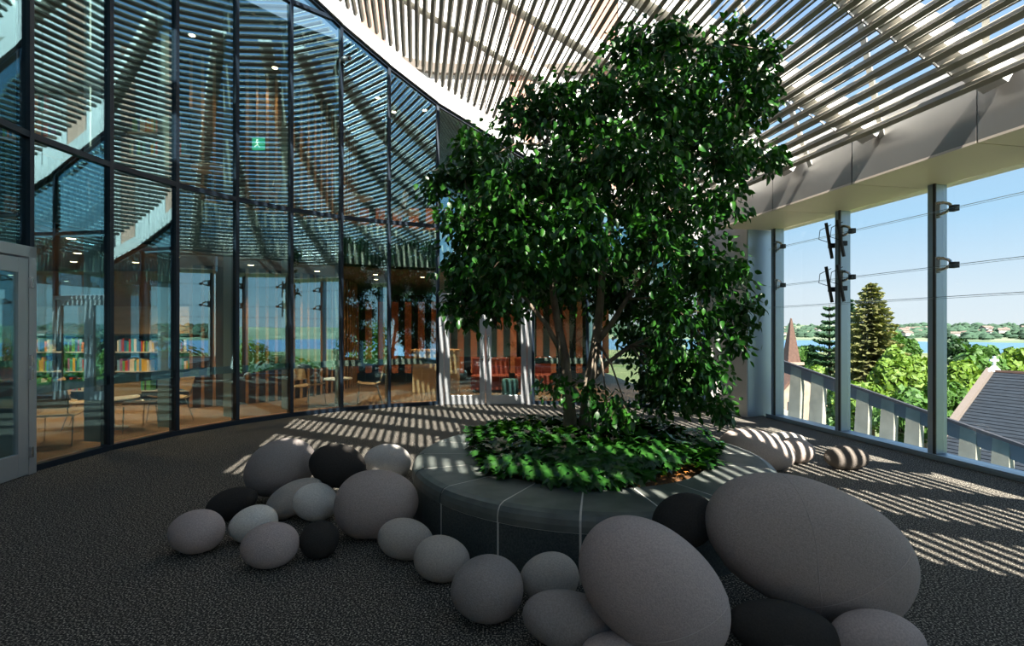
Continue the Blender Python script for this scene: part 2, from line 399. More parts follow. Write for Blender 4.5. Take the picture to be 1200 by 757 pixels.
# ------------------------------------------------------------------ door_1 (silver double door at the back)
d1 = empty('door_1', (-.56, 10.83, 0)); struct(d1, 'silver framed glazed double door at the back of the court', 'door')
A, B = PW[7], PW[8]; dd = (B-A).normalized(); D3 = Vector((dd.x, dd.y, 0)); N3 = Vector((dd.y, -dd.x, 0))
def dp(u, z, o=0): return Vector((A.x+dd.x*u, A.y+dd.y*u, z))+N3*o
def dbox(u0, u1, z0, z1, dep, o, name, m, parent, bev=.004):
    return MB().box(dp((u0+u1)/2, (z0+z1)/2, o), (u1-u0, dep, z1-z0), (D3, N3, Vector((0, 0, 1)))).build(name, m, parent, bevel=bev)
LW = (B-A).length
dbox(.04, .13, 0, 2.34, .12, .04, 'jamb', M['alu'], d1); dbox(LW-.13, LW-.04, 0, 2.34, .12, .04, 'jamb', M['alu'], d1)
dbox(.04, LW-.04, 2.25, 2.34, .12, .04, 'head', M['alu'], d1)
mid = LW/2
for s, (u0, u1) in enumerate(((.14, mid-.005), (mid+.005, LW-.14))):
    lf = empty('door_leaf', (0, 0, 0)); lf.parent = d1
    def db(*a, **k):
        o = dbox(*a, **k); return o
    for q in ((u0, u0+.12, .01, 2.24), (u1-.12, u1, .01, 2.24)): dbox(*q, .06, .05, 'stile', M['alu'], None).parent = lf
    dbox(u0+.12, u1-.12, .01, .20, .06, .05, 'rail', M['alu'], None).parent = lf
    dbox(u0+.12, u1-.12, 2.12, 2.24, .06, .05, 'rail', M['alu'], None).parent = lf
    dbox(u0+.12, u1-.12, .20, 2.12, .01, .05, 'glass_pane', M['glass'], None, 0).parent = lf
    uh = u1-.06 if s == 0 else u0+.06
    h = MB().tube([dp(uh, .98, .09), dp(uh, .98, .15), dp(uh, 1.42, .15), dp(uh, 1.42, .09)], .013, 8)
    h.box(dp(uh, .98, .085), (.05, .012, .10), (D3, N3, Vector((0, 0, 1)))); h.box(dp(uh, 1.42, .085), (.05, .012, .10), (D3, N3, Vector((0, 0, 1))))
    h.build('handle', M['chrome'], None).parent = lf
    for c in list(bpy.data.objects):
        if c.parent == lf:
            for v in c.data.vertices: v.co = v.co-Vector(d1.location)
# ------------------------------------------------------------------ door_2 (silver door at the left edge)
d2 = empty('door_2', (0, 0, 0)); struct(d2, 'silver framed glass door at the far left edge', 'door')
A, B = LEFT[3], PW[0]; dd = (B-A).normalized(); LW = (B-A).length; A0 = A
A = LEFT[2]; dd = (LEFT[3]-LEFT[2]).normalized()
A2, B2 = LEFT[3], PW[0]
A = A2; dd = (B2-A2).normalized(); A = B2-dd*1.25; LW = 1.25; D3 = Vector((dd.x, dd.y, 0)); N3 = Vector((dd.y, -dd.x, 0))
dbox(0, .09, 0, 2.50, .12, .05, 'jamb', M['alu'], d2); dbox(LW-.13, LW-.03, 0, 2.50, .12, .05, 'jamb', M['alu'], d2)
dbox(.0, LW-.03, 2.38, 2.50, .12, .05, 'head', M['alu'], d2)
dbox(.10, .20, .01, 2.36, .06, .08, 'stile', M['alu'], d2); dbox(LW-.27, LW-.14, .01, 2.36, .06, .08, 'stile', M['alu'], d2)
dbox(.20, LW-.27, .01, .26, .06, .08, 'rail', M['alu'], d2); dbox(.20, LW-.27, 2.20, 2.36, .06, .08, 'rail', M['alu'], d2)
dbox(.20, LW-.27, .26, 2.20, .01, .08, 'glass_pane', M['glass'], d2, 0)
for z in (.25, 1.1, 1.25, 2.1): dbox(LW-.145, LW-.12, z-.06, z+.06, .04, .13, 'hinge', M['chrome'], d2)

# ------------------------------------------------------------------ pier, end wall, fascia beam
o = MB().prism([(PIER[0].x, PIER[0].y, 0), (PIER[1].x, PIER[1].y, 0), (PIER[2].x, PIER[2].y, 0), (5.1, 10.6, 0), (3.9, 10.8, 0)], (0, 0, 3.40)).build('wall_back', M['pier']); struct(o, 'grey corner pier between glass wall and windows', 'wall')
o = MB().prism([(3.72, 9.86, 3.4), (4.23, 9.28, 3.4), (5.1, 9.9, 3.4), (5.1, 10.6, 3.4), (3.9, 10.8, 3.4)], (0, 0, 1.2)).build('wall_back', M['pier']); struct(o)
# added board, its blue colour stands for window light on this pier face
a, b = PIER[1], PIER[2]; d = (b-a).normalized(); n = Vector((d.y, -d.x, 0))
o = MB().prism([(a.x+d.x*.02, a.y+d.y*.02, .01), (b.x, b.y, .01), (b.x, b.y, 3.39), (a.x+d.x*.02, a.y+d.y*.02, 3.39)], n*.012).build('pier_light_tint', M['post_metal']); struct(o)
wr = empty('wall_right', (0, 0, 0)); struct(wr)
def stbox(s0, s1, t0, t1, z0, z1, name, m, parent, bev=0):
    return MB().box(W((s0+s1)/2, (t0+t1)/2, (z0+z1)/2), (s1-s0, t1-t0, z1-z0), (Vector((cT, sT, 0)), Vector((-sT, cT, 0)), Vector((0, 0, 1)))).build(name, m, parent, bevel=bev)
TJ = [8.30, 6.90, 5.46, 4.02, 2.58, 1.14, -.30, -1.74, -3.18, -4.62, -6.06, -7.5]
for k in range(len(TJ)-1):
    t1, t0 = TJ[k]-.008, TJ[k+1]+.008
    # panel with a rolled upper edge
    sec = [(5.30, 3.41), (5.30, 4.05), (5.34, 4.22), (5.42, 4.34), (5.55, 4.40), (5.55, 3.41)]
    MB().prism([W(s, t0, z) for s, z in sec], W(0, t1, 0)-W(0, t0, 0)).build('fascia_panel', M['fascia'], wr)
    stbox(5.30, 6.62, t0, t1, 3.385, 3.41, 'soffit_panel', M['soffit'], wr)
stbox(5.56, 6.62, -7.5, 8.3, 3.42, 4.40, 'beam_core', M['fascia'], wr)
stbox(5.315, 5.33, -7.5, 8.3, 3.42, 4.2, 'joint_backing', M['white'], wr)
# posts and sill
TP = [8.17, 6.74, 5.30, 3.86, 2.42, .98, -.46, -1.90, -3.34, -4.78, -6.22]
for k, t in enumerate(TP):
    stbox(6.28, 6.48, t-.04, t+.04, .05, 3.385, 'post', M['post_metal'], wr, .004)
    stbox(6.27, 6.29, t-.065, t-.035, .05, 3.385, 'post_edge', M['post_dark'], wr)
sl = empty('trim_4', (0, 0, 0)); struct(sl)
stbox(6.20, 6.52, -7.5, 8.25, -.05, .045, 'sill', M['post_metal'], sl, .006); stbox(6.20, 6.23, -7.5, 8.25, .045, .065, 'sill_lip', M['post_metal'], sl)
for k in range(len(TP)-1):
    wn = empty('window_%d' % (k+1)); struct(wn)
    stbox(6.42, 6.432, TP[k+1]+.045, TP[k]-.045, .05, 3.38, 'glass_pane', M['clear_glass'], wn)
    for zz in (3.02, 2.35, 1.98):        # thin cables that run past the posts
        MB().tube([W(6.20, TP[k+1], zz), W(6.20, TP[k], zz)], .004, 5).build('cable', M['chrome'], wn)
        MB().tube([W(6.20, TP[k+1], zz-.02), W(6.20, TP[k], zz-.02)], .0025, 5).build('cable', M['chrome'], wn)
# curved cable clamps on the posts
clamps = []
for k, t in enumerate(TP[:4]):
    nm = ['on the frame beside the pier', 'on the middle post', 'on the nearest post in view', 'on the post right of the picture']
    for zz, hl in ((3.05, 'upper'), (2.38, 'lower')):
        t = TP[k]-.10
        c = empty('cable_clamp', W(6.28, t, zz), label='%s curved steel cable clamp %s' % (hl, nm[k]), cat='clamp', group='cable clamps on the window posts')
        pts = [W(6.24, t-.02-.16*math.sin(a), zz-.07*math.cos(a)*1.0) for a in [math.pi*(i_/10) for i_ in range(11)]]
        MB().tube(pts, .018, 7).build('hook', M['chrome'], c)
        MB().tube([W(6.24, t-.02, zz+.07), W(6.24, t-.09, zz+.075), W(6.24, t-.15, zz+.04)], .012, 6).build('spring', M['chrome'], c)
        MB().box(W(6.235, t-.22, zz-.03), (.06, .08, .07)).build('end_block', M['black'], c)
        MB().box(W(6.272, t, zz), (.015, .07, .20)).build('base_plate', M['alu'], c)
# dark window openers (struts) on the middle post
for side, dt, nm in ((0, .10, 'far'), (1, -.12, 'near')):
    for zz, hl in ((2.95, 'upper'), (2.28, 'lower')):
        t = TP[1]+dt
        c = empty('window_actuator', W(6.22, t, zz), label='%s dark chain actuator on the %s side of the middle post' % (hl, nm), cat='actuator', group='window actuators on the middle post')
        MB().tube([W(6.18, t, zz+.27), W(6.22, t-.02, zz-.05), W(6.25, t-.04, zz-.28)], .024, 8).build('body', M['post_dark'], c)
        MB().tube([W(6.25, t-.02, zz+.24), W(6.10, t+.03, zz+.16), W(6.08, t+.03, zz+.02), W(6.2, t, zz-.02)], .006, 5).build('cable', M['black'], c)
        MB().box(W(6.26, t-.02, zz-.08), (.09, .05, .07)).build('bracket', M['black'], c)

# ------------------------------------------------------------------ slatted roof
cl = empty('ceiling', (0, 0, 0)); struct(cl, 'sloping roof of parallel taupe slats under white rafters', 'ceiling')
inner = [outward(p, -.45) for p in LEFT+PW]+[PIER[0], PIER[1]]
def t_end(s):
    best = None
    for i in range(len(inner)-1):
        s0, t0 = ST(*inner[i]); s1, t1 = ST(*inner[i+1])
        if min(s0, s1) <= s < max(s0, s1) and abs(s1-s0) > 1e-6:
            t = t0+(t1-t0)*(s-s0)/(s1-s0)
            if t > 2 and (best is None or t < best): best = t
    return best
UPN = Vector((SLOPE, 0, 1)).normalized()
AX = (Vector((cT, sT, -SLOPE)).normalized(), Vector((-sT, cT, 0)))
AXN = AX[0].cross(AX[1]).normalized()
if AXN.z < 0: AXN = -AXN
def edge_y(s): return -2.30-.15*(3.0-s) if s > -3.0 else 2.4        # slats stop short for an added solid panel that shades the left floor
for n in range(-60, 40):
    s = n*SD; te = t_end(s)
    if te is None: te = 9.0 if s > 3 else None
    if te is None: continue
    for off, wd, hh, lift, nm, mm in ((0, .050, .068, .03, 'slat', M['slat']), (.066, .017, .03, .085, 'upper_batten', M['batten'])):
        ss = s+off; z = ROOF0-SLOPE*ss
        t0 = (edge_y(ss)-ss*sT)/cT
        if te-t0 < .3: continue
        c = (W(ss, t0, z)+W(ss, te, z))/2+AXN*lift
        MB().box(c, (wd, te-t0, hh), (AX[0], AX[1], AXN)).build(nm, mm, cl)
for k in range(9):
    y = -1.85+1.30*k
    # rafter runs along x and follows the slope
    xs = [(-6.0 if y < 6 else -4.2), (5.12-y*sT)/cT]
    if y > 8.4: xs[0] = -2.6
    if y > 9.5: continue
    x0, x1 = xs
    for i in range(2):
        pass
    a = Vector((x0, y, roof_z(x0, y)))+AXN*.24; b = Vector((x1, y, roof_z(x1, y)))+AXN*.24
    MB().bar(a, b, .24, .20).build('rafter', M['white'], cl)
    for n in range(0, 38, 1):       # little fixing clips
        pass
mbc = MB()
for k in (4, 5, 6):
    y = -1.85+1.30*k
    for n in range(4, 38):
        s = n*SD+.06; x = s/cT-y*sT/cT
        mbc.box(Vector((x, y, roof_z(x, y)))+AXN*.02, (.075, .012, .02), (AX[0], AX[1], AXN))
o = mbc.build('fixing_clip', M['chrome'], cl); o['kind'] = 'stuff'
# white tie rods between rafters (thin, on top)
for y0 in (3.35, 4.65, 5.95):
    for x0 in (1.6, 3.0):
        a = Vector((x0, y0, roof_z(x0, y0)))+AXN*.24; b = Vector((x0+1.2, y0+1.3, roof_z(x0+1.2, y0+1.3)))+AXN*.24
        MB().bar(a, b, .05, .05).build('brace', M['white'], cl)
# solid roof and building behind the viewer
o = MB().prism([Vector((-6.5, y, roof_z(-6.5, y)))+AXN*.02 if i in (0, 3) else Vector((5.7, y, roof_z(5.7, y)))+AXN*.02 for i, y in ((0, -8.2), (1, -8.2), (2, edge_y(5.7)-.02), (3, -3.75))], (0, 0, .55)).build('ceiling', M['roof_white']); struct(o)
xa = lambda y: (-3.02-y*sT)/cT
o = MB().prism([Vector((x, y, roof_z(x, y)))+AXN*.02 for x, y in ((-5.6, -3.6), (xa(-3.2), -3.2), (xa(2.38), 2.38), (-4.75, 2.38))], (0, 0, .3)).build('ceiling', M['roof_white']); struct(o)  # unseen panel added to keep sun off the floor at left
o = MB().box((.5, -8.3, 2.5), (14, .3, 5.4)).build('wall_back', M['timber_pale']); struct(o, 'plain wall behind the viewer', 'wall')

# ------------------------------------------------------------------ planter
PC = Vector((.70, 4.76, 0)); PR = 1.60; PRI = 1.04; PH = .44
pl = empty('planter', PC, label='round raised granite planter with a broad bench rim', cat='planter')
NB = 18
def sector(r0, r1, a0, a1, z0, z1, name, m, parent, n=6, round_edge=True):
    mb = MB(); prof = [(r0, z0), (r1, z0), (r1, z1-.075), (r1-.008, z1-.04), (r1-.03, z1-.013), (r1-.075, z1), (r0, z1)] if round_edge else [(r0, z0), (r1, z0), (r1, z1), (r0, z1)]
    vs = []; fs = []; P = len(prof)
    for i in range(n+1):
        a = a0+(a1-a0)*i/n
        for r, z in prof: vs.append(PC+Vector((r*math.cos(a), r*math.sin(a), z)))
    for i in range(n):
        for k in range(P): fs.append((i*P+k, (i+1)*P+k, (i+1)*P+(k+1) % P, i*P+(k+1) % P))
    fs += [tuple(range(P)), tuple(n*P+k for k in range(P))[::-1]]
    return mb.add(vs, fs).build(name, m, parent, smooth=False)
ga = .0045
for k in range(NB):
    a0 = 2*math.pi*k/NB+R(-99.9); a1 = 2*math.pi*(k+1)/NB+R(-99.9)
    sector(PRI, PR, a0+ga, a1-ga, PH-.115, PH, 'coping_stone', M['granite_top'], pl)
    sector(PR-.06, PR-.008, a0+ga, a1-ga, 0, PH-.122, 'facing_slab', M['stone_granite'], pl, round_edge=False)
sector(PRI+.02, PR-.0095, 0, 2*math.pi, 0, PH-.0015, 'mortar_core', M['joint'], pl, n=72, round_edge=True)
MB().lathe(PC, [(PRI+.02, .3), (PRI+.01, PH-.06), (.6, PH+.02), (.01, PH+.05)], 40).build('soil', M['soil'], pl)

# ------------------------------------------------------------------ felt pebble seats
def pebble(key, pos, ax, roll, m, label, egg=.12, yaw=0, seams=0, box=1.0):
    bm = bmesh.new(); bmesh.ops.create_icosphere(bm, subdivisions=5 if ax[0] > .3 else 4, radius=1)
    r = random.Random(key); ph = [r.uniform(0, 6.28) for _ in range(6)]; e = r.uniform(-1, 1)*egg
    for v in bm.verts:
        p = v.co.copy(); q = Vector([math.copysign(abs(a_)**box, a_) for a_ in p]); q = q*((1+(q.length/p.length-1)*.0)) if box < 1 else p.copy()
        k = 1+e*p.x
        q.y *= k; q.z *= k
        q *= 1+.018*math.sin(2.1*p.x+ph[0]+1.3*p.z)+.015*math.sin(2.6*p.y+ph[1])+.015*math.sin(2.3*p.z+ph[2]+p.x)
        if p.z < -.82: q.z = -.82-(-.82-p.z)*.75+0     # slightly settled underside
        v.co = Vector((q.x*ax[0], q.y*ax[1], q.z*ax[2]))
    me = bpy.data.meshes.new('pebble_seat'); bm.to_mesh(me); bm.free(); me.materials.append(m)
    me.polygons.foreach_set('use_smooth', [True]*len(me.polygons))
    o = bpy.data.objects.new('pebble_seat', me); COL.objects.link(o); o.location = pos; o.rotation_euler = (0, R(-roll), R(yaw))
    tag(o, label, 'pebble seat', 'felt pebble seats')
    for sidx in range(seams):
        tilt = (.5, -.35)[sidx]; pts = []
        for i in range(25):
            a = -.2+i/24*2.6
            d = Vector((math.cos(a)*math.sin(tilt)+.35-.5*sidx, -abs(math.sin(a))*1.0, math.cos(a)*math.cos(tilt))).normalized()
            k = 1+e*d.x; d2 = Vector([math.copysign(abs(a_)**box, a_) for a_ in d]); q = Vector((d2.x, d2.y*k, d2.z*k))*(1+.018*math.sin(2.1*d.x+ph[0]+1.3*d.z)+.015*math.sin(2.6*d.y+ph[1])+.015*math.sin(2.3*d.z+ph[2]+d.x))
            pts.append(Vector((q.x*ax[0], q.y*ax[1], q.z*ax[2])))
        c = MB().tube(pts, .0022, 5).build('seam', M['seam'], None); c.parent = o
    return o
ST_ = [
 (1, (-2.142, 4.720, .314), (.336, .251, .251), 22.9, F_GREY, 'large plain grey felt pebble lying on top at the back of the left heap'),
 (2, (-1.542, 4.500, .391), (.249, .185, .185), -14.7, F_BLACK, 'black felt pebble on top of the left heap, beside the large grey one'),
 (3, (-2.344, 4.291, .135), (.221, .128, .128), 23.5, F_BLACK, 'black felt pebble on the carpet under the large grey one at the heap\'s back left'),
 (4, (-1.335, 5.491, .174), (.252, .185, .185), -4.3, F_PALE, 'pale sunlit felt pebble behind the left heap, against the planter'),
 (5, (-1.040, 3.950, .248), (.324, .225, .260), 0.2, F_TAUPE, 'big taupe felt pebble touching the left end of the planter'),
 (6, (-1.649, 4.289, .151), (.186, .159, .159), -21.7, F_LIGHT, 'round light grey felt pebble in the middle of the left heap'),
 (7, (-1.840, 4.335, .164), (.265, .137, .137), 29.2, F_MID, 'slanting mid grey felt pebble half hidden behind the round light one in the left heap'),
 (8, (-1.950, 3.847, .127), (.181, .133, .133), 19.4, F_LIGHT, 'oblong light grey felt pebble between the two mauve ones at the left'),
 (9, (-2.264, 3.678, .143), (.187, .153, .153), 4, F_MAUVE, 'mauve felt pebble at the far left end of the heap'),
 (10, (-1.632, 3.467, .138), (.190, .149, .149), 2, F_MAUVE, 'mauve felt pebble at the front of the left heap'),
 (11, (-1.344, 3.588, .122), (.135, .126, .126), 0, F_BLACK, 'small round black felt pebble at the front of the left heap'),
 (12, (-.740, 3.580, .131), (.198, .126, .140), -10.8, F_MID, 'light grey felt pebble right of the big taupe one, before the planter'),
 (13, (-.447, 3.277, .128), (.185, .139, .139), -8.3, F_MID, 'round grey felt pebble second in the line curving along the planter'),
 (14, (-.139, 2.837, .161), (.207, .173, .173), 1.0, F_GREY, 'dark grey felt pebble at the front, lowest left of the planter'),
 (15, (.216, 2.980, .150), (.174, .104, .140), 1.6, F_MID, 'pale grey felt pebble leaning on the front of the planter'),
 (16, (.299, 2.590, .128), (.244, .137, .137), -8.8, F_GREY, 'long grey felt pebble in front of the pale one at bottom centre'),
 (17, (.481, 2.409, .076), (.160, .088, .088), 3.2, F_MAUVE, 'small mauve felt pebble cut by the bottom edge at centre'),
 (18, (.690, 2.498, .331), (.415, .215, .287), -38.9, F_MAUVE, 'very large mauve felt pebble tilted in front of the planter'),
 (19, (1.006, 2.980, .485), (.190, .141, .157), 17.6, F_BLACK, 'black felt pebble perched between the two largest, beside the rim'),
 (20, (1.626, 2.839, .396), (.588, .285, .356), -25.2, F_TAUPE, 'largest taupe felt pebble at the right with curved seams'),
 (21, (1.308, 2.459, .141), (.282, .127, .141), -13.7, F_BLACK, 'long black felt pebble under the largest taupe one'),
 (22, (1.236, 2.418-.12, .075), (.157, .081, .081), 6.7, F_LIGHT, 'light felt pebble cut by the bottom edge before the long black one'),
 (23, (1.728, 2.429, .119), (.219, .130, .130), -2.7, F_MAUVE, 'mauve felt pebble at the bottom right below the largest one'),
 (24, (2.760, 5.759, .229), (.425, .229, .229), -12.6, F_PINK, 'long pale pink felt pebble striped by sun behind the planter at the right'),
 (25, (3.410, 6.129, .140), (.218, .151, .151), -5.6, F_PINK, 'short pale pink felt pebble beside the end of the long striped one'),
 (26, (3.815, 5.843, .130), (.240, .142, .142), 0.3, F_DARK, 'dark grey felt pebble alone near the window sill, striped by sun'),
 (27, (3.669, 6.838, .107), (.266, .113, .113), -3, F_MID, 'grey felt pebble behind the pale pink pair near the windows'),
]
for k, pos, ax, roll, m, lab in ST_:
    pebble(k, pos, ax, roll, m, lab, seams={20: 2, 18: 1}.get(k, 0), box={20: .90, 18: .95, 5: .95}.get(k, 1.0), egg={18: .0, 20: .10, 5: .10}.get(k, .10))

# ------------------------------------------------------------------ ficus tree
def at(px, py, Y): return Vector(((px-600)/600*Y, Y, 1.6-(py-385)/600*Y))
tree = empty('ficus_tree', (.66, 5.0, .44), label='tall leafy ficus tree with two grey trunks growing in the round planter', cat='tree')
trunkA = [at(667, 520, 5.0), at(668, 490, 5.0), at(665, 455, 5.0), at(662, 420, 4.95), at(655, 385, 4.9), at(648, 345, 4.85), at(650, 300, 4.85), at(645, 240, 4.9), at(640, 170, 4.9)]
trunkB = [at(687, 520, 5.0), at(686, 490, 5.0), at(690, 450, 5.0), at(697, 410, 5.0), at(702, 370, 5.0), at(706, 320, 5.0), at(715, 260, 5.0), at(735, 190, 4.95), at(755, 120, 4.9), at(780, 60, 4.9)]
trunkC = [at(700, 400, 5.0), at(716, 380, 4.95), at(735, 350, 4.9), at(765, 310, 4.9), at(800, 260, 4.85), at(835, 200, 4.9)]
trunkD = [at(690, 448, 5.0), at(712, 425, 5.1), at(740, 405, 5.2), at(775, 390, 5.1), at(810, 385, 5.0)]
trunkE = [at(662, 420, 4.95), at(640, 380, 4.85), at(612, 345, 4.8), at(580, 310, 4.8), at(555, 270, 4.8)]
for nm, pts, r0, r1 in (('trunk', trunkA, .078, .012), ('trunk', trunkB, .074, .010), ('branch', trunkC, .034, .010), ('branch', trunkD, .030, .008), ('branch', trunkE, .030, .008)):
    n = len(pts); MB().tube(pts, [r0+(r1-r0)*(i/(n-1))**.8 for i in range(n)], 10).build(nm, M['bark'], tree, smooth=True)
CL = [(790, 48, 34, 4.9), (745, 62, 42, 4.9), (850, 60, 42, 5), (885, 95, 30, 4.7), (820, 115, 60, 4.8), (762, 120, 58, 4.6), (705, 112, 46, 4.9), (655, 122, 40, 5), (612, 135, 34, 5),
      (572, 185, 42, 4.8), (543, 205, 26, 4.9), (548, 262, 40, 4.7), (610, 220, 60, 4.5), (580, 290, 50, 5.1), (600, 250, 50, 5.2), (560, 300, 34, 5.0), (640, 300, 50, 5.3), (850, 330, 34, 5.0), (770, 400, 50, 5.5), (680, 190, 62, 4.5), (760, 200, 65, 4.4), (840, 180, 52, 4.7), (895, 185, 22, 4.7),
      (845, 240, 36, 4.6), (600, 300, 60, 4.4), (680, 280, 68, 4.3), (770, 280, 58, 4.4), (828, 305, 44, 4.6), (545, 320, 40, 4.8), (536, 365, 24, 4.7), (590, 350, 36, 4.6),
      (640, 335, 40, 5.2), (735, 350, 44, 5.3), (800, 370, 56, 4.5), (862, 370, 30, 4.7), (795, 428, 42, 4.7), (832, 440, 30, 4.6), (842, 480, 12, 4.5), (812, 465, 18, 4.6), 
      (712, 478, 26, 4.6), (655, 452, 20, 4.7), (690, 462, 18, 4.6), (770, 440, 34, 5.2), (800, 330, 50, 5.4), (700, 320, 50, 5.5), (620, 260, 60, 5.5), (700, 200, 70, 5.5), (800, 150, 60, 5.5),
      (780, 250, 60, 5.5), (680, 150, 50, 5.4), (870, 130, 40, 5.3), (560, 230, 40, 5.4), (770, 470, 20, 4.9), (510, 218, 14, 4.8), (860, 400, 14, 4.6), (735, 480, 16, 4.5), (905, 60, 10, 4.8)]
def leaf_mesh(name, L, Wd, m, fold=.25, droop=.2):
    # pointed oval leaf lying along -z tip down, midrib folded
    pr = [(0, 0), (.22, .42), (.5, .5), (.78, .3), (1, 0)]
    vs = []; fs = []
    for u, wv in pr:
        z = -u*L; y = droop*L*u*u
        if wv == 0: vs.append((0, y, z))
        else: vs += [(-wv*Wd, y-fold*wv*Wd, z), (0, y, z), (wv*Wd, y-fold*wv*Wd, z)]
    fs = [(0, 1, 2), (0, 2, 3), (1, 4, 5, 2), (2, 5, 6, 3), (4, 7, 8, 5), (5, 8, 9, 6), (7, 10, 8), (8, 10, 9)]
    mb = MB(); mb.add(vs, fs); me = mb.mesh(name, m, True); return me, vs, fs
LM = [leaf_mesh('leaf', L, Wd, M['leaf'], f, d) for L, Wd, f, d in ((.080, .046, .3, .25), (.070, .042, .1, .1), (.088, .044, .5, .35))]
tr = random.Random(11)
base_t = Vector(tree.location)
def leaf_matrix(p, outv, r, s=1):
    # hang down, tip outward a little
    az = r.uniform(0, 2*math.pi)
    down = (Vector((0, 0, -1))+outv*.55+Vector((r.gauss(0, .62), r.gauss(0, .62), r.gauss(0, .4)))).normalized()
    z = -down; x = Vector((math.cos(az), math.sin(az), r.gauss(0, .3))); x = (x-z*x.dot(z)).normalized(); y = z.cross(x)
    m = Matrix((x, y, z)).transposed().to_4x4(); return Matrix.Translation(p) @ m @ Matrix.Scale(s, 4)
allpts = trunkA+trunkB+trunkC+trunkD+trunkE
upper = [p for p in allpts if p.z > 1.4]
leaves = []; twigs = MB()
for (px, py, rp, Y) in CL:
    Y = 4.95+(Y-4.95)*1.15
    c = at(px, py, Y); r = rp/600*Y
    src = min(upper, key=lambda q: (q-c).length+(.6 if q.z > c.z+.2 else 0))
    mid = (src+c)/2+Vector((0, 0, .08))
    if (src-c).length > .15:
        MB().tube([src, mid, c], [.014, .010, .005], 6).build('branch', M['bark'], tree, smooth=True)
    nl = int((95+r*r*4000)*(.5 if py > 395 and px < 760 else 1))
    nt_ = max(4, int(r*26))
    tips = []
    for k in range(nt_):
        d = Vector((tr.gauss(0, 1), tr.gauss(0, 1), tr.gauss(0, .8))).normalized(); rr = r*(tr.random()**.45)
        tp = c+Vector((d.x*rr, d.y*rr*1.05, d.z*rr*.95)); md = (c+tp)/2+Vector((0, 0, .05))
        twigs.tube([c, md, tp, tp+Vector((d.x*.05, d.y*.05, -.06))], [.0045, .0035, .0025, .0015], 4, cap=False); tips.append((c, md, tp))
    for k in range(nl):
        if tr.random() < .7:
            q = tr.choice(tips); t = tr.random()**.6; p = q[1].lerp(q[2], t) if t > .2 else q[0].lerp(q[1], .5+t)
            p = p+Vector((tr.gauss(0, .055), tr.gauss(0, .055), tr.gauss(0, .055)))
        else:
            d = Vector((tr.gauss(0, 1), tr.gauss(0, 1), tr.gauss(0, 1))).normalized(); p = c+d*r*(tr.random()**.4)*1.04
        ov = (p-c).normalized() if (p-c).length > 1e-4 else Vector((0, -1, 0))
        leaves.append((p, ov))
# the ones nearest the camera become parts
leaves.sort(key=lambda q: (q[0]-Vector((0, 0, 1.6))).length-q[1].y*-.0)
for i, (p, ov) in enumerate(leaves[:300]):
    me, _, _ = LM[i % 3]
    inst('leaf', me, tree, None, mtx=leaf_matrix(p-base_t, ov, tr, tr.uniform(.8, 1.15)))
fb = MB()
for i, (p, ov) in enumerate(leaves[300:]):
    me, vs_, fs_ = LM[i % 3]; mt = leaf_matrix(p, ov, tr, tr.uniform(.7, 1.15))
    fb.add([mt @ Vector(v) for v in vs_], fs_)
o = fb.build('foliage', M['leaf'], tree, smooth=True); o['kind'] = 'stuff'
o = twigs.build('twigs', M['twig'], tree); o['kind'] = 'stuff'
print('tree leaves', len(leaves))

# ------------------------------------------------------------------ ivy groundcover
ivy = empty('ivy', (PC.x, PC.y, PH), label='dense dark green ivy groundcover filling the round planter', cat='ivy')
def ivy_mesh(size):
    pr = [(0, 0), (-.30, -.18), (-.55, .05), (-.32, .22), (-.50, .60), (-.16, .55), (0, 1.0), (.16, .55), (.50, .60), (.32, .22), (.55, .05), (.30, -.18)]
    vs = [(0, .3*size, .02*size)]+[(x*size, y*size, -.10*size*(abs(x)*1.6+max(0, y-.4))) for x, y in pr]
    fs = [(0, 1+(i+1) % 12, 1+i) for i in range(12)]
    return MB().add(vs, fs).mesh('leaf', M['ivy'], False), vs, fs
IM = [ivy_mesh(.105), ivy_mesh(.135)]
ir = random.Random(5); iv = []
IB = Vector(ivy.location)
while len(iv) < 2300:
    a = ir.uniform(0, 2*math.pi); rr = math.sqrt(ir.random())*1.12
    x, y = rr*math.cos(a)*1.16, rr*math.sin(a)
    lim = 1.0+.10*math.sin(3*a+1)+.05*math.sin(7*a)
    if rr > lim: continue
    hmax = .17*(1-(rr/1.2)**2)+.07+.05*noise.noise(Vector((x*3, y*3, 1)))
    if y > .2: hmax += .05
    z = ir.uniform(.3, 1)*hmax
    if (Vector((x, y))+Vector((PC.x, PC.y))-Vector((.66, 5.0))).length < .11: continue
    iv.append(Vector((x, y, z)))
iv.sort(key=lambda p: p.y-p.z*2.0)
def ivy_mtx(p, r):
    out_ = Vector((p.x, p.y, 0)); out_ = out_.normalized() if out_.length > .05 else Vector((0, -1, 0))
    nz = (Vector((0, -.25, 1))+out_*.45+Vector((r.gauss(0, .4), r.gauss(0, .4), 0))).normalized()
    az = r.uniform(0, 2*math.pi); y = Vector((math.cos(az), math.sin(az), 0))+out_*.8+Vector((0, 0, -.3)); y = (y-nz*y.dot(nz)).normalized(); x = y.cross(nz)
    return Matrix.Translation(p) @ Matrix((x, y, nz)).transposed().to_4x4() @ Matrix.Scale(r.uniform(.7, 1.2), 4)
for i, p in enumerate(iv[:300]): inst('leaf', IM[i % 2][0], ivy, None, mtx=ivy_mtx(p, ir))
fb = MB()
for i, p in enumerate(iv[300:]):
    mt = ivy_mtx(p+IB, ir); mt = Matrix.Translation(p+IB) @ Matrix.Translation(-(p+IB)) @ mt
    fb.add([mt @ Vector(v) for v in IM[i % 2][1]], IM[i % 2][2])
o = fb.build('foliage', M['ivy'], ivy); o['kind'] = 'stuff'
db = MB()
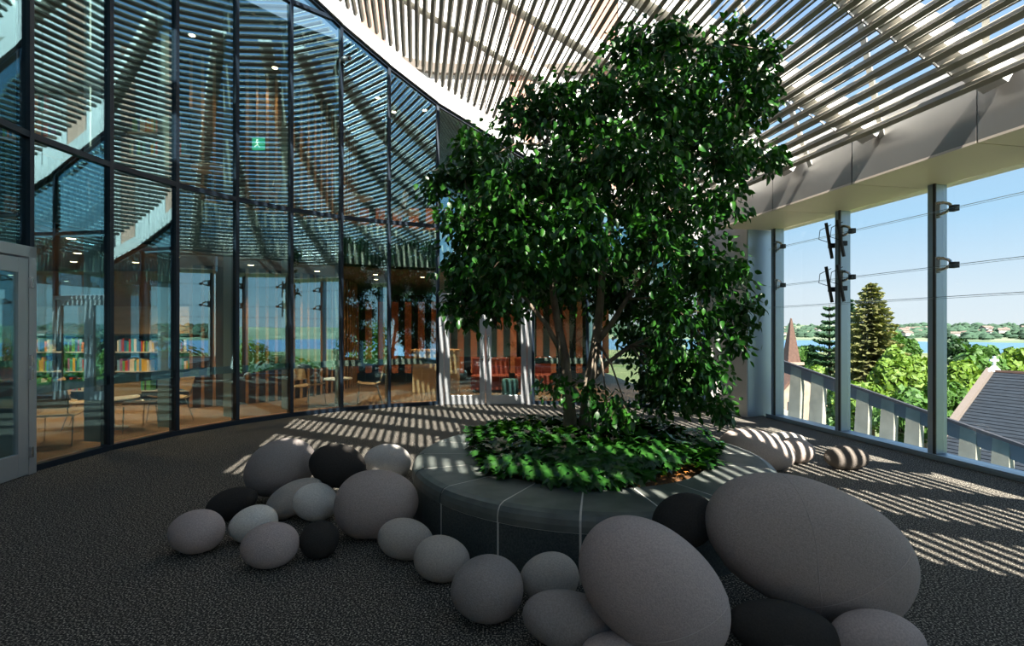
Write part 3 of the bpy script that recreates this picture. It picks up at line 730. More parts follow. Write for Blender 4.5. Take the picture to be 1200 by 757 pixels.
for i in range(160):
    a = ir.uniform(math.pi, 2*math.pi) if i % 3 else ir.uniform(0, 6.28); rr = ir.uniform(.82, 1.03)
    p = Vector((PC.x+rr*math.cos(a), PC.y+rr*math.sin(a), PH+.006)); mt = Matrix.Translation(p) @ Matrix.Rotation(ir.uniform(0, 6.28), 4, 'Z') @ Matrix.Rotation(R(-90+ir.gauss(0, 9)), 4, 'X') @ Matrix.Scale(.45, 4)
    db.add([mt @ Vector(v) for v in LM[0][1]], LM[0][2])
o = db.build('fallen_leaves', M['dry_leaf']); tag(o, 'scattered dry orange leaves at the edge of the ivy', 'leaves', kind='stuff')

# ------------------------------------------------------------------ interior: lights
def lamp(loc, e, size=.15, col=(1, .72, .42), kind='POINT', rot=None, sx=1, sy=1):
    d = bpy.data.lights.new('lamp', kind); d.energy = e; d.color = col
    if kind == 'AREA': d.shape = 'RECTANGLE'; d.size = sx; d.size_y = sy
    elif kind == 'SPOT': d.spot_size = R(100); d.spot_blend = .8; d.shadow_soft_size = size
    else: d.shadow_soft_size = size
    o = bpy.data.objects.new('lamp', d); COL.objects.link(o); o.location = loc
    return o
dl_mesh = None
def downlight(x, y, z, e, lab, grp):
    global dl_mesh
    c = empty('downlight', (x, y, z), label=lab, cat='downlight', group=grp)
    if dl_mesh is None:
        dl_mesh = (MB().lathe((0, 0, 0), [(.055, -.004), (.075, -.01), (.08, 0), (.055, 0)], 16).mesh('trim', M['chrome']), MB().lathe((0, 0, 0), [(.052, -.008), (.052, -.002)], 16).mesh('diffuser', M['lamp']))
    inst('trim', dl_mesh[0], c, (0, 0, 0)); inst('diffuser', dl_mesh[1], c, (0, 0, 0))
    if e:
        l = lamp((0, 0, -.06), e, .06, (1, .74, .45), 'SPOT'); l.parent = c
for p in ((-9.4, 9.7), (-7.2, 9.8), (-8.3, 9.7), (-6.2, 7.2), (-7.3, 8.6), (-5.9, 9.0), (-5.2, 10.2), (-7.0, 10.2), (-4.3, 11.3), (-3.2, 12.0), (-2.2, 12.6), (-1.0, 12.4), (-.3, 13.4), (.8, 12.6), (-9.0, 9.6), (2.2, 12.6)):  # those near the bookcases are added to brighten the books
    downlight(p[0], p[1], 2.87, 95, 'small warm round downlight in the ground floor library ceiling', 'downlights in the lower library ceiling')
for p in ((-6.4, 8.2), (-6.0, 9.6), (-5.0, 10.8), (-4.0, 11.8), (-3.2, 12.2), (-7.6, 9.4), (-2.2, 12.9)):
    downlight(p[0], p[1], 7.10, 60, 'small warm round downlight in the upper library ceiling', 'downlights in the upper library ceiling')

# ------------------------------------------------------------------ interior: timber slat wall
def batten_wall(z0, z1, lab):
    o = empty('batten_screen', (-5.2, 12.0, z0), label=lab, cat='screen')
    cme = None
    c0 = Vector((-8.2, 13.6)); rad = 3.9
    n = 44
    for k in range(n):
        a = R(-62+k*1.55*1.9)
        p = c0+Vector((math.cos(a), math.sin(a)))*rad
        if cme is None: cme = MB().box((0, 0, (z1-z0)/2), (.03, .055, z1-z0)).mesh('batten', M['timber'])
        inst('batten', cme, o, (p.x+5.2, p.y-12.0, 0), (0, 0, a))
    mb = MB(); pts = [c0+Vector((math.cos(R(-62+k*6)), math.sin(R(-62+k*6))))*(rad-.05) for k in range(22)]
    for i in range(21): mb.prism([(pts[i].x, pts[i].y, z0), (pts[i+1].x, pts[i+1].y, z0), (pts[i+1].x, pts[i+1].y, z1), (pts[i].x, pts[i].y, z1)], (-.03, 0, 0))
    mb.build('backing', M['dark_wall'], o)
batten_wall(.02, 2.86, 'curved screen of vertical timber battens on the lower library floor')
batten_wall(H1, 7.08, 'curved screen of vertical timber battens on the upper library floor')

# ------------------------------------------------------------------ interior: bookcases and books
bm_ = [MB().box((0, 0, .5), (1, 1, 1)).mesh('book', BOOK[i]) for i in range(10)]
br = random.Random(3)
def bookcase(x, y, z, lab, grp, rows=(.30, .70, 1.10), htot=1.46, wd=.98):
    c = empty('bookcase', (x, y, z), label=lab, cat='bookcase')
    MB().box((x, y+.28, z+htot/2), (wd, .02, htot)).build('back_panel', M['case'], c)
    for s in (-1, 1): MB().box((x+s*wd/2, y+.14, z+htot/2), (.025, .30, htot)).build('side_panel', M['case'], c)
    MB().box((x, y+.14, z+htot), (wd+.02, .32, .03)).build('top', M['case'], c)
    for rz in rows:
        MB().box((x, y+.13, z+rz), (wd-.03, .27, .025)).build('shelf', M['shelf_white'], c)
        u = -wd/2+.04; lim = wd/2-.05-br.uniform(0, .28)
        while u < lim:
            t = br.uniform(.028, .06); h = br.uniform(.19, .28)
            ci = br.randrange(10); b = inst('book', bm_[ci], None, (x+u+t/2, y+.10, z+rz+.013), sc=(t*.94, .17, h))
            rn = ('bottom', 'middle', 'top')[rows.index(rz)] if len(rows) == 3 else ('lower', 'upper')[rows.index(rz)]; cn_ = ('dark blue', 'red', 'cream', 'teal', 'yellow', 'black', 'green', 'orange', 'purple', 'light blue')[ci]; tag(b, '%s book, %s shelf, %s' % (cn_, rn, grp[0].replace(' in the lower library row', ' in the row')), 'book', '%s books on the %s shelf, %s' % (cn_, rn, grp[0])); u += t
for i, (x, nm) in enumerate(((-9.75, 'leftmost of the lower library row'), (-8.72, 'second from the left in the lower library row'), (-7.70, 'third from the left in the lower library row'), (-6.68, 'beside the batten screen in the lower library'))):
    bookcase(x, 10.55, .012, 'low dark bookcase, '+nm, ('bookcase '+nm, ''))
for i, (x, y, nm) in enumerate(((-8.15, 8.6, 'left one on the upper floor'), (-6.55, 9.5, 'right one on the upper floor'))):
    bookcase(x, y, H1, 'dark bookcase full of books, '+nm, ('bookcase '+nm, ''), rows=(1.05, 1.48), htot=1.9, wd=1.2)
# pale timber panel and dark shelf fascia above the low bookcases
o = MB().box((-8.3, 10.95, 1.78), (5.2, .06, .58)).build('timber_panel', M['timber_pale']); tag(o, 'long pale timber panel above the low bookcases', 'panel')
# orange strip, a warm light wash on the wall put into colour
o = MB().box((-8.4, 11.15, 2.45), (5.6, .05, .8)).build('timber_panel', M['timber']); tag(o, 'dark orange strip painted as a warm light wash under the library ceiling', 'panel')

# ------------------------------------------------------------------ interior: furniture
def lounge_chair(x, y, z, rz, lab, m=None, h=.40):
    m = m or M['timber_pale']; c = empty('lounge_chair', (x, y, z), label=lab, cat='chair', group='timber shell chairs in the library'); c.rotation_euler = (0, 0, rz)
    mb = MB(); n = 10
    prof = [(-.24, h+.05), (-.15, h+.015), (0, h), (.13, h-.01), (.22, h+.02)]
    def sheet(pts, wv, th, name):
        mb = MB()
        for i in range(len(pts)-1):
            (y0, z0), (y1, z1) = pts[i], pts[i+1]
            mb.prism([(-wv/2, y0, z0), (wv/2, y0, z0), (wv/2, y1, z1), (-wv/2, y1, z1)], (0, 0, th) if name == 'seat' else (0, th, 0))
        o = mb.build(name, m, None, bevel=.004); o.parent = c; return o
    sheet(prof, .48, .014, 'seat')
    bk_ = sheet([(.23, h+.12), (.27, h+.26), (.31, h+.40)], .44, .014, 'backrest')
    for sx in (-1, 1):
        for pts in ([(sx*.22, -.2, h), (sx*.25, -.24, 0)], [(sx*.22, .14, h), (sx*.25, .26, 0)]):
            o = MB().tube([Vector(p) for p in pts], .009, 6).build('leg', M['chrome'], None); o.parent = c
        o = MB().tube([Vector((sx*.2, .12, h)), Vector((sx*.2, .24, h+.05)), Vector((sx*.2, .29, h+.30))], .009, 6).build('back_support', M['chrome'], None); o.parent = bk_
def side_table(x, y, z, h, r, lab):
    c = empty('side_table', (x, y, z), label=lab, cat='table', group='round white library tables')
    MB().lathe((x, y, z), [(r, h-.03), (r+.01, h-.015), (r, h)], 32).build('tabletop', M['white'], c)
    MB().lathe((x, y, z), [(.025, .02), (.02, h-.03)], 12).build('pedestal', M['alu'], c)
    MB().lathe((x, y, z), [(.2, 0), (.2, .012), (.03, .025)], 24).build('base', M['alu'], c)
lounge_chair(-6.25, 7.05, .012, R(200), 'timber shell chair nearest the glass by the silver door')
lounge_chair(-5.95, 8.05, .012, R(60), 'timber shell chair behind the second glass panel')
lounge_chair(-5.85, 8.75, .012, R(-30), 'timber shell chair with its back to the bookcases')
lounge_chair(-6.9, 8.3, .012, R(120), 'timber shell chair left of the low white table')
side_table(-6.35, 8.15, .012, .50, .34, 'round white table between the timber shell chairs at the left')
lounge_chair(-4.20, 10.55, .012, R(70), 'timber shell chair left of the small table before the batten screen')
lounge_chair(-3.05, 10.95, .012, R(-75), 'yellow sunlit timber shell chair behind the seventh glass panel')
side_table(-3.65, 10.75, .012, .55, .28, 'round white table between two timber chairs at the centre')
side_table(-5.35, 9.15, H1, .70, .33, 'round white table on the upper floor at the left')
lounge_chair(-5.9, 9.3, H1, R(90), 'timber shell chair left of the upper floor table')
lounge_chair(-4.75, 9.75, H1, R(-80), 'timber shell chair right of the upper floor table')
side_table(-3.25, 10.85, H1, .62, .30, 'round white table on the upper floor behind the eighth panel')
lounge_chair(-2.6, 11.1, H1, R(-90), 'timber shell chair by the second upper floor table')
side_table(-2.95+.6, 11.5, H1, .45, .30, 'low round white table further back on the upper floor')
# terracotta coloured tall panels at the back
tp = None
for k in range(20):
    x = -4.4+k*.37
    o = MB().box((x, 14.4, 1.35), (.18, .05, 2.0)).build('upholstered_panel', M['terracotta']); tag(o, 'tall narrow terracotta panel in the lower library, number %d from the left of its row' % (k+1), 'panel', 'terracotta panels at the back of the lower library')
for k in range(11):
    x = -4.1+k*.46
    o = MB().box((x, 14.2, H1+.62), (.26, .05, 1.1)).build('upholstered_panel', M['terracotta']); tag(o, 'short terracotta panel on the upper library floor, number %d from the left' % (k+1), 'panel', 'terracotta panels on the upper library floor')
for x in (-3.5, -1.4, .7): downlight(x, 13.2, 2.87, 60, 'added warm round downlight to brighten the terracotta panels', 'added downlights by the terracotta panels')  # lamps added to make the terracotta panels glow
for x in (-3, -1): downlight(x, 13.0, 7.10, 120, 'added warm round downlight to brighten the upper terracotta panels', 'added downlights over the upper terracotta panels')  # added likewise for the upper row of panels
# desk and ottomans seen by the door
dk = empty('reception_desk', (-1.9, 12.9, .012), label='pale timber reception desk seen through the glass left of the door', cat='desk')
MB().box((-1.9, 12.9, .52), (1.1, .6, 1.0)).build('body', M['timber_pale'], dk); MB().box((-1.9, 12.9, 1.05), (1.2, .7, .05)).build('worktop', M['timber'], dk)
for k, (x, y, m, nm) in enumerate(((-.55, 13.0, 'red', 'red block sofa left behind the double door'), (.55, 13.2, 'red', 'red block sofa right behind the double door'))):
    s = empty('sofa', (x, y, .012), label=nm, cat='sofa')
    MB().box((x, y, .25), (.95, .7, .36)).build('seat', M[m], s, bevel=.03); MB().box((x, y+.28, .60), (.95, .16, .5)).build('backrest', M[m], s, bevel=.03)
    for sx in (-1, 1): MB().box((x+sx*.4, y, .04), (.05, .5, .06)).build('leg', M['black'], s)
for x, nm in ((-.05, 'left'), (.45, 'right')):
    o = MB().lathe((x, 12.3, .012), [(.17, 0), (.20, .04), (.20, .34), (.17, .38)], 24).build('ottoman', M['teal'], smooth=True); tag(o, 'dark teal ottoman behind the double door, the %s one' % nm, 'ottoman')
# exit sign on the upper floor
es = empty('exit_sign', (-4.9, 9.9, 6.0), label='green exit sign with a white running figure and arrow on the upper floor', cat='sign')
esp = MB().box((-4.9, 9.9, 5.17), (.24, .02, .24)).build('panel', M['sign_green'], es)
f = MB(); f.box((-4.92, 9.885, 5.24), (.03, .006, .03)); f.bar((-4.93, 9.885, 5.22), (-4.91, 9.885, 5.15), .006, .03, (0, 1, 0)); f.bar((-4.91, 9.885, 5.15), (-4.87, 9.885, 5.10), .006, .02, (0, 1, 0)); f.bar((-4.92, 9.885, 5.15), (-4.97, 9.885, 5.11), .006, .02, (0, 1, 0)); f.bar((-4.96, 9.885, 5.19), (-4.88, 9.885, 5.20), .006, .015, (0, 1, 0))
f.build('figure', M['sign_white'], esp); MB().tube([(-4.9, 9.9, 5.29), (-4.9, 9.9, 7.09)], .006, 5).build('hanger', M['chrome'], es)
# dome camera on the mullion
sc_ = empty('security_camera', (-3.25, 9.75, 7.0), label='small grey security camera fixed to the glass wall mullion near its top', cat='camera')
p = PW[5]; q = Vector((p.x, p.y, 6.78)); n3 = inward(p)
MB().box(q+n3*.07, (.08, .08, .10)).build('mount', M['post_dark'], sc_); hs_ = MB().tube([q+n3*.10+Vector((0, 0, .01)), q+n3*.30+Vector((.06, 0, -.06))], .045, 12).build('housing', M['alu'], sc_)
MB().tube([q+n3*.30+Vector((.06, 0, -.06)), q+n3*.325+Vector((.067, 0, -.067))], .034, 12).build('lens', M['black'], hs_)

# ------------------------------------------------------------------ outside: stair balustrade
bal = empty('balustrade', W(8.0, 8, -.5), label='sloping outdoor balustrade of upright concrete slabs below a dark rail', cat='balustrade')
def rail_pt(px, py):      # on the line s = 8
    k = (px-600)/600; Y = 8.0/(k*cT+sT); return Vector((k*Y, Y, 1.6-(py-385)/600*Y))
r0, r1 = rail_pt(905, 419), rail_pt(1200, 523); rd = (r1-r0).normalized()
ra, rb_ = r0-rd*1.0, r1+rd*5
MB().bar(ra, rb_, .06, .045).build('handrail', M['rail_dark'], bal)
L = (rb_-ra).length
def on_rail(px): 
    k = (px-600)/600; lo = r0; # solve x/y=k along the line
    t = (r0.x-k*r0.y)/(k*rd.y-rd.x); return r0+rd*t
for a, b in ((927, 939), (951, 965), (1004, 1018), (1033, 1048), (1062, 1078), (1125, 1144), (1163, 1183), (1216, 1240), (1270, 1300)):
    p, q = on_rail(a), on_rail(b)
    MB().prism([p+Vector((0, 0, -.03)), q+Vector((0, 0, -.03)), q+Vector((-.10, -.02, -1.5))+rd*.05, p+Vector((-.10, -.02, -1.5))-rd*.01], Vector((cT, sT, 0))*.09).build('concrete_slab', M['concrete'], bal)
for a, b in ((905, 927), (939, 951), (965, 1004), (1018, 1033), (1048, 1062), (1078, 1125), (1144, 1163), (1183, 1216)):
    p, q = on_rail(a), on_rail(b)
    MB().prism([p+Vector((0, 0, -.03)), q+Vector((0, 0, -.03)), q+Vector((0, 0, -.24)), p+Vector((0, 0, -.24))], Vector((cT, sT, 0))*.02).build('infill_panel', M['rail_glass'], bal)
bs = MB(); 
o = MB().prism([ra+Vector((0, 0, -1.5)), rb_+Vector((0, 0, -1.5)), rb_+Vector((0, 0, -1.7)), ra+Vector((0, 0, -1.7))], Vector((cT, sT, 0))*1.0).build('stair_slab', M['concrete'], bal)

# ------------------------------------------------------------------ outside: ground, river, far shore
GZ = -12.0
o = MB().prism([(7.5, -60, GZ-1), (300, -260, GZ-1), (330, 260, GZ-1), (60, 330, GZ-1), (7.5, 60, GZ-1)], (0, 0, 1)).build('floor', M['land']); struct(o, 'green ground far below the windows', 'ground')
o = MB().prism([(-900, 200, GZ-2), (2600, -1600, GZ-2), (2600, 1800, GZ-2), (-900, 1800, GZ-2)], (0, 0, .5)).build('river', M['water']); tag(o, 'broad blue river beyond the trees', 'river')
def shore(a0, a1, n=160):
    mb = MB(); vs = []; fs = []
    prof = [(760, GZ-1.5), (775, GZ-.2), (800, GZ+2), (900, GZ+9), (1050, 9), (1200, 8), (1500, -5)]
    for i in range(n+1):
        a = R(a0+(a1-a0)*i/n); hh = .75+.5*noise.noise(Vector((i*.06, 0, 3)))+.15*noise.noise(Vector((i*.4, 1, 3)))
        rr = 1+.03*noise.noise(Vector((i*.05, 5, 0)))
        for k, (r, z) in enumerate(prof):
            zz = z if k < 2 else GZ+(z-GZ)*hh
            vs.append((r*rr*math.sin(a)+0, r*rr*math.cos(a), zz))
    P = len(prof)
    for i in range(n):
        for k in range(P-1): fs.append((i*P+k, (i+1)*P+k, (i+1)*P+k+1, i*P+k+1))
    return mb.add(vs, fs).build('far_shore', M['shore'], smooth=True)
o = shore(-20, 120); tag(o, 'low wooded shore across the river', 'shore')
hr = random.Random(21)
bt = MB()
def blob(mb, c, rx, rz, r):
    n = 6; vs = []; fs = []
    for j, (rr, zz) in enumerate(((.75, 0), (1, .45), (.7, .85), (.1, 1.05))):
        for k in range(n):
            a = 2*math.pi*k/n+j*.4; q = rr*r.uniform(.8, 1.15); vs.append((c[0]+rx*q*math.cos(a), c[1]+rx*q*math.sin(a), c[2]+rz*zz))
    for j in range(3):
        for k in range(n): fs.append((j*n+k, j*n+(k+1) % n, (j+1)*n+(k+1) % n, (j+1)*n+k))
    mb.add(vs, fs)
for i in range(2200):
    a = R(hr.uniform(10, 95)); d = hr.uniform(790, 1080); z = GZ+2+(d-790)/260*18*.75
    blob(bt, (d*math.sin(a), d*math.cos(a), z-2), hr.uniform(3, 9), hr.uniform(4, 10), hr)
o = bt.build('far_trees', M['far_tree']); tag(o, 'countless small trees along the far shore', 'trees', kind='stuff')
hm = (MB().box((0, 0, .5), (1, 1, 1)).mesh('wall', M['house_wall']), MB().prism([(-.55, -.6, 1), (.55, -.6, 1), (0, -.6, 1.6)], (0, 1.2, 0)).mesh('roof', M['house_roof']))
for i in range(46):
    a = R(hr.uniform(26, 48) if i < 34 else hr.uniform(48, 80)); d = hr.uniform(790, 960); z = GZ+3+(d-790)/260*18*.8
    h = empty('house', (d*math.sin(a), d*math.cos(a), z+1), label='tiny pale house among trees on the far shore', cat='house', group='houses on the far shore'); h.rotation_euler = (0, 0, hr.uniform(0, 3)); s = hr.uniform(4.5, 9)
    h.scale = (s*1.3, s, s*.45)
    inst('wall', hm[0], h, (0, 0, 0)); inst('roof', hm[1], h, (0, 0, 0))

# trees outside
def crown_tree(name, px, ptop, Y, wpx, pbot, m, lab, seed, leaf=.35, n=2600, lumps=16, grp=None, tall=False):
    r = random.Random(seed); c = at(px, (ptop+pbot)/2, Y); rx = wpx/600*Y/2; rz = (pbot-ptop)/600*Y/2
    t = empty(name, (c.x, c.y, GZ), label=lab, cat='tree')
    if grp: t['group'] = grp
    MB().tube([(c.x, c.y, GZ), (c.x+.2, c.y, (c.z+GZ)/2), (c.x, c.y, c.z)], [rx*.10+.08, rx*.07+.05, .05], 8).build('trunk', M['bark'], t)
    lp = []
    for k in range(lumps):
        d = Vector((r.gauss(0, 1), r.gauss(0, 1), r.gauss(0, 1))).normalized(); q = r.uniform(.3, .75)
        lp.append((c+Vector((d.x*rx*q, d.y*rx*q, d.z*rz*q)), r.uniform(.28, .48)))
    mb = MB()
    for k in range(n):
        cc, q = r.choice(lp); d = Vector((r.gauss(0, 1), r.gauss(0, 1), r.gauss(0, 1))).normalized()
        p = cc+Vector((d.x*rx*q, d.y*rx*q, d.z*min(rz, rx*1.6)*q))*r.uniform(.75, 1.05)
        a = d.cross(Vector((r.gauss(0, 1), r.gauss(0, 1), r.gauss(0, 1)))).normalized(); nn = (d+Vector((r.gauss(0, .5), r.gauss(0, .5), r.gauss(0, .5)))).normalized(); b = nn.cross(a).normalized(); a = b.cross(nn); s = leaf*r.uniform(.5, 1.2)
        mb.add([p-a*s*.5, p+b*s*.35, p+a*s*.6, p-b*s*.35], [(0, 1, 2, 3)])
    o = mb.build('foliage', m, t); o['kind'] = 'stuff'
    return t
def norfolk(px, ptop, Y, wpx, m, lab, seed, pbot=480, upturn=.0, layers=34):
    r = random.Random(seed); top = at(px, ptop, Y); t = empty('norfolk_pine', (top.x, top.y, GZ), label=lab, cat='tree')
    MB().tube([(top.x, top.y, GZ), (top.x, top.y, top.z)], [.38, .03], 8).build('trunk', M['twig'], t)
    H = top.z-(1.6-(pbot-385)/600*Y); RW = wpx/600*Y/2
    mb = MB()
    for k in range(layers):
        u = (k+.6)/layers; z = top.z-H*u; rad = RW*(u**.62)*r.uniform(.8, 1.12)
        nb = 8+int(9*u); a0 = r.uniform(0, 6)
        for b in range(nb):
            a = a0+2*math.pi*b/nb+r.gauss(0, .12); d = Vector((math.cos(a), math.sin(a), 0)); Lb = rad*r.uniform(.75, 1.08)
            sg = max(3, int(Lb/.28))
            for s_ in range(sg):
                f = (s_+.7)/sg; p = Vector((top.x, top.y, z))+d*Lb*f+Vector((0, 0, upturn*Lb*f*f-.10*Lb*f+r.gauss(0, .04)))
                side = Vector((-d.y, d.x, 0)); wl = .55*(1.15-f*.5)*(.5+rad/RW*.6)
                for sd in (-1, 1):
                    e = p+side*sd*wl+d*.18+Vector((0, 0, r.uniform(-.16, .10)))
                    mb.add([p-d*.18, p+d*.2, e+d*.12, e-d*.12+Vector((0, 0, .10))], [(0, 1, 2, 3)])
                mb.add([p+Vector((0, 0, -.26)), p+d*.3, p+Vector((0, 0, .16)), p-d*.2], [(0, 1, 2, 3)])
    o = mb.build('foliage', m, t); o['kind'] = 'stuff'
norfolk(1021, 331, 48, 98, M['pine'], 'tall olive brown conical pine between the two nearer window posts', 1, pbot=485)
norfolk(972, 357, 60, 62, M['tree_dark'], 'dark pine with upturned branches left of the middle post', 2, pbot=470, upturn=.35, layers=14)
norfolk(996, 350, 66, 50, M['tree_dark'], 'dark narrow pine just behind the tall olive pine', 12, pbot=480)
T = [('tree', 1053, 384, 95, 13, 425, 'tree_mid', 'slim upright poplar right of the tall pine'), ('tree', 1067, 397, 95, 18, 425, 'tree_mid', 'second slim poplar beside the right post'),
     ('tree', 1050, 404, 40, 58, 475, 'tree_bright', 'bright yellow-green tree right of the tall pine'), ('tree', 1082, 410, 44, 40, 480, 'tree_bright', 'bright green tree against the right post'),
     ('tree', 1010, 445, 30, 70, 520, 'tree_bright', 'bright green tree low in front of the tall pine'), ('tree', 1062, 448, 28, 60, 530, 'tree_mid', 'mid green tree low behind the balustrade between the posts'),
     ('tree', 945, 403, 62, 44, 440, 'tree_mid', 'mid green tree right of the brick spire'), ('tree', 965, 425, 52, 44, 470, 'tree_bright', 'fresh green tree below the dark pine'), ('tree', 928, 412, 75, 26, 440, 'tree_mid', 'mid green tree behind the foot of the spire'),
     ('tree', 1118, 394, 60, 34, 430, 'tree_dark', 'dark green tree right of the nearest post'), ('tree', 1128, 418, 40, 52, 490, 'tree_bright', 'bright green tree below the dark one, right of the nearest post'),
     ('tree', 1152, 398, 60, 44, 440, 'tree_mid', 'mid green tree left of the church cross'), ('tree', 1192, 408, 62, 44, 445, 'tree_bright', 'olive green tree behind the church ridge'), ('tree', 1110, 430, 30, 44, 520, 'tree_mid', 'mid green tree just beside the nearest post, low down'),
     ('tree', 985, 440, 38, 50, 520, 'tree_mid', 'mid green tree behind the middle post'), ('tree', 1240, 400, 60, 60, 460, 'tree_mid', 'mid green tree off the right of the picture')]
for i, (nm, px, pt_, Y, wp, pb, mm, lab) in enumerate(T): crown_tree(nm, px, pt_, Y, wp, pb, M[mm], lab, 40+i, leaf=.012*Y+.12, n=2200)
for i in range(16):      # more of the park seen in the glass wall's reflections
    a = R(50+i*5.2); d = 38+(i*17 % 40); x, y = d*math.sin(a), d*math.cos(a)
    r = random.Random(i); t = empty('tree', (x, y, GZ), label='park tree beyond the windows, outside the picture at the right', cat='tree', group='park trees outside the picture')
    MB().tube([(x, y, GZ), (x, y, -4)], [.4, .15], 6).build('trunk', M['bark'], t)
    mb = MB(); hz = 3.0+(i % 4)*1.0
    for k in range(1300):
        dd_ = Vector((r.gauss(0, 1), r.gauss(0, 1), r.gauss(0, 1))).normalized(); p = Vector((x, y, -6+hz*.5))+Vector((dd_.x*3.6, dd_.y*3.6, dd_.z*hz))*r.uniform(.8, 1.05)*(1+.15*noise.noise(dd_*2+Vector((i, 0, 0))))
        aa = dd_.cross(Vector((r.gauss(0, 1), r.gauss(0, 1), 1))).normalized(); bb = dd_.cross(aa); s = .5
        mb.add([p-aa*s*.5, p+bb*s*.4, p+aa*s*.6, p-bb*s*.4], [(0, 1, 2, 3)])
    o = mb.build('foliage', M[('tree_bright', 'tree_mid', 'tree_dark')[i % 3]], t); o['kind'] = 'stuff'
def palm(px, ptop, Y, lab, seed, hpx):
    r = random.Random(seed); c = at(px, ptop+8, Y); t = empty('palm_tree', (c.x, c.y, GZ), label=lab, cat='tree')
    MB().tube([(c.x, c.y, GZ), (c.x+.1, c.y, (GZ+c.z)/2), (c.x, c.y, c.z)], [.3, .24, .22], 8).build('trunk', M['bark'], t)
    for k in range(22):
        a = r.uniform(0, 6.28); el = r.uniform(-.5, 1.2); d = Vector((math.cos(a)*math.cos(el), math.sin(a)*math.cos(el), math.sin(el))); mb = MB(); L = 1.5; prev = c.copy(); side = Vector((-math.sin(a), math.cos(a), 0))
        for s in range(5):
            nx = prev+d*L/5; d = (d+Vector((0, 0, -.22))).normalized(); wv = .17*math.sin(math.pi*(s+1)/6)+.03
            mb.add([prev-side*wv, prev+side*wv, nx+side*wv+Vector((0, 0, -.03)), nx-side*wv+Vector((0, 0, -.03))], [(0, 1, 2, 3)]); prev = nx
        mb.build('frond', M['tree_mid'], t)
palm(1043, 430, 42, 'palm with drooping fronds low right of the tall pine', 1, 30); palm(1137, 408, 52, 'taller palm right of the nearest post', 2, 40)

# brick spire with a sandstone base
sp_ = empty('brick_spire', at(927, 425, 45), label='pointed brown brick spire beyond the balustrade at the left window', cat='spire')
b0 = at(927, 424, 45); tp_ = at(927, 373, 45)
MB().add([b0+Vector((-.55, -.55, 0)), b0+Vector((.55, -.55, 0)), b0+Vector((.55, .55, 0)), b0+Vector((-.55, .55, 0)), tp_+Vector((-.05, -.05, 0)), tp_+Vector((.05, -.05, 0)), tp_+Vector((.05, .05, 0)), tp_+Vector((-.05, .05, 0))],
         [(0, 1, 5, 4), (1, 2, 6, 5), (2, 3, 7, 6), (3, 0, 4, 7), (4, 5, 6, 7), (0, 3, 2, 1)]).build('spire', M['brick'], sp_)
MB().box(b0+Vector((0, 0, -.12)), (1.5, 1.5, .24)).build('cornice', M['sandstone'], sp_)
MB().box(b0+Vector((0, 0, -5)), (1.25, 1.25, 9.6)).build('tower', M['sandstone'], sp_)
for k in range(4): MB().box(b0+Vector((0, -.64, -1.2-k*1.2)), (.4, .05, .7)).build('louvre', M['brick'], sp_)
chb = empty('church_building', at(936, 452, 42), label='red brick and sandstone church gable under the spire', cat='building')
q = at(938, 445, 42)
MB().prism([q+Vector((-2.2, 0, -9)), q+Vector((2.2, 0, -9)), q+Vector((2.2, 0, -1.6)), q+Vector((0, 0, .8)), q+Vector((-2.2, 0, -1.6))], (0, 6, 0)).build('wall', M['sandstone'], chb)
for sx in (-1, 1): MB().bar(q+Vector((sx*2.3, 3, -1.65)), q+Vector((0, 3, .95)), 6.4, .18).build('roof', M['brick'], chb)
for k in (-1, 0, 1): MB().box(q+Vector((k*.9, -.03, -2.4)), (.35, .05, 1.2)).build('window', M['rail_dark'], chb)

# church roof at the right with its cross
A = at(1165, 436, 25); dn = Vector((-2.6, -1.0, -2.2)); rdg = Vector((.36, -.93, 0)).normalized(); bk = Vector((2.6, 1.0, -2.2))
ch = empty('church_roof', A, label='dark slate church roof with a pale stone coping at the right window', cat='roof')
nrm = dn.cross(rdg).normalized(); nrm = nrm if nrm.z > 0 else -nrm
MB().prism([A, A+rdg*22, A+rdg*22+dn*2.6, A+dn*2.6], -nrm*.12).build('slope', M['slate'], ch)
MB().prism([A, A+rdg*22, A+rdg*22+bk*2.6, A+bk*2.6], (0, 0, -.12)).build('slope', M['slate'], ch)
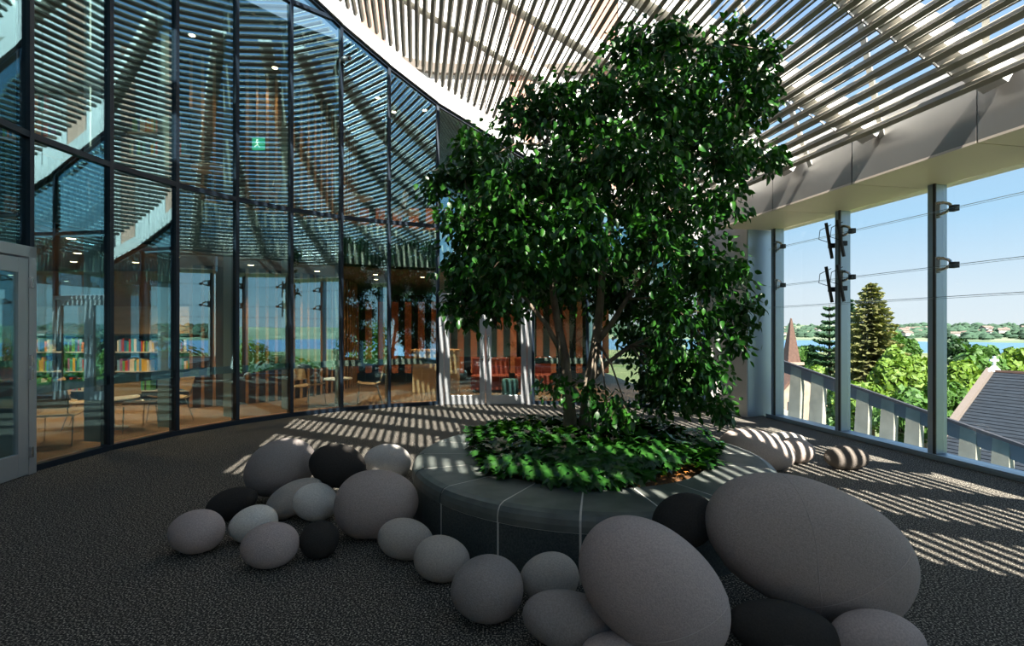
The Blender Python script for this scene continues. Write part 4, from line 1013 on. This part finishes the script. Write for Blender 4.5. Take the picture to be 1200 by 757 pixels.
# slate courses standing proud
tm = M['slate']
for k in range(44):
    u = k*.058
    MB().bar(A+dn*(u+.03)+nrm*.02, A+dn*(u+.03)+rdg*22+nrm*.02, .17, .025, nrm).build('slate_course', tm, ch)
MB().bar(A-rdg*.12+nrm*.1-dn*.02, A-rdg*.12+dn*2.6+nrm*.1, .30, .22, nrm).build('coping', M['coping_stone'], ch)
MB().bar(A+Vector((0, 0, .06)), A+rdg*22+Vector((0, 0, .06)), .16, .10).build('ridge_cap', M['brick'], ch)
MB().prism([A-rdg*.1+dn*2.6, A-rdg*.1, A-rdg*.1+bk*2.6, A-rdg*.1+bk*2.6+Vector((0, 0, -6)), A-rdg*.1+dn*2.6+Vector((0, 0, -6))], rdg*.3).build('gable', M['sandstone'], ch)
cr = empty('stone_cross', A, label='white stone cross on the end of the church roof ridge', cat='cross')
MB().box(A+Vector((0, 0, .42)), (.09, .09, .72)).build('shaft', M['white'], cr); MB().box(A+Vector((0, 0, .58)), (.42, .08, .09)).build('crossbar', M['white'], cr)
MB().add([A+Vector((-.32, -.1, .02)), A+Vector((.32, -.1, .02)), A+Vector((.32, .1, .02)), A+Vector((-.32, .1, .02)), A+Vector((-.07, -.07, .3)), A+Vector((.07, -.07, .3)), A+Vector((.07, .07, .3)), A+Vector((-.07, .07, .3))], [(0, 1, 5, 4), (1, 2, 6, 5), (2, 3, 7, 6), (3, 0, 4, 7), (4, 5, 6, 7)]).build('foot', M['white'], cr)

# grey block of flats outside to the right (it shows in the glass wall)
ab = empty('apartment_building', (38, 18, GZ), label='grey block of flats with balconies beyond the windows, mirrored in the glass wall', cat='building')
MB().box((40, 18.5, (GZ+5.4)/2), (10, 11, 5.4-GZ)).build('wall', M['fascia'], ab)
for fz in range(5):
    z = -9+fz*3.0
    for yy in (14.5, 18.5, 22.5):
        MB().box((34.4, yy, z), (1.3, 3.0, .15)).build('balcony', M['concrete'], ab)
        MB().box((33.8, yy, z+.55), (.06, 3.0, .9)).build('balcony_rail', M['rail_dark'], ab)
        MB().box((34.98, yy, z+1.3), (.06, 2.4, 2.1)).build('window', M['rail_glass'], ab)
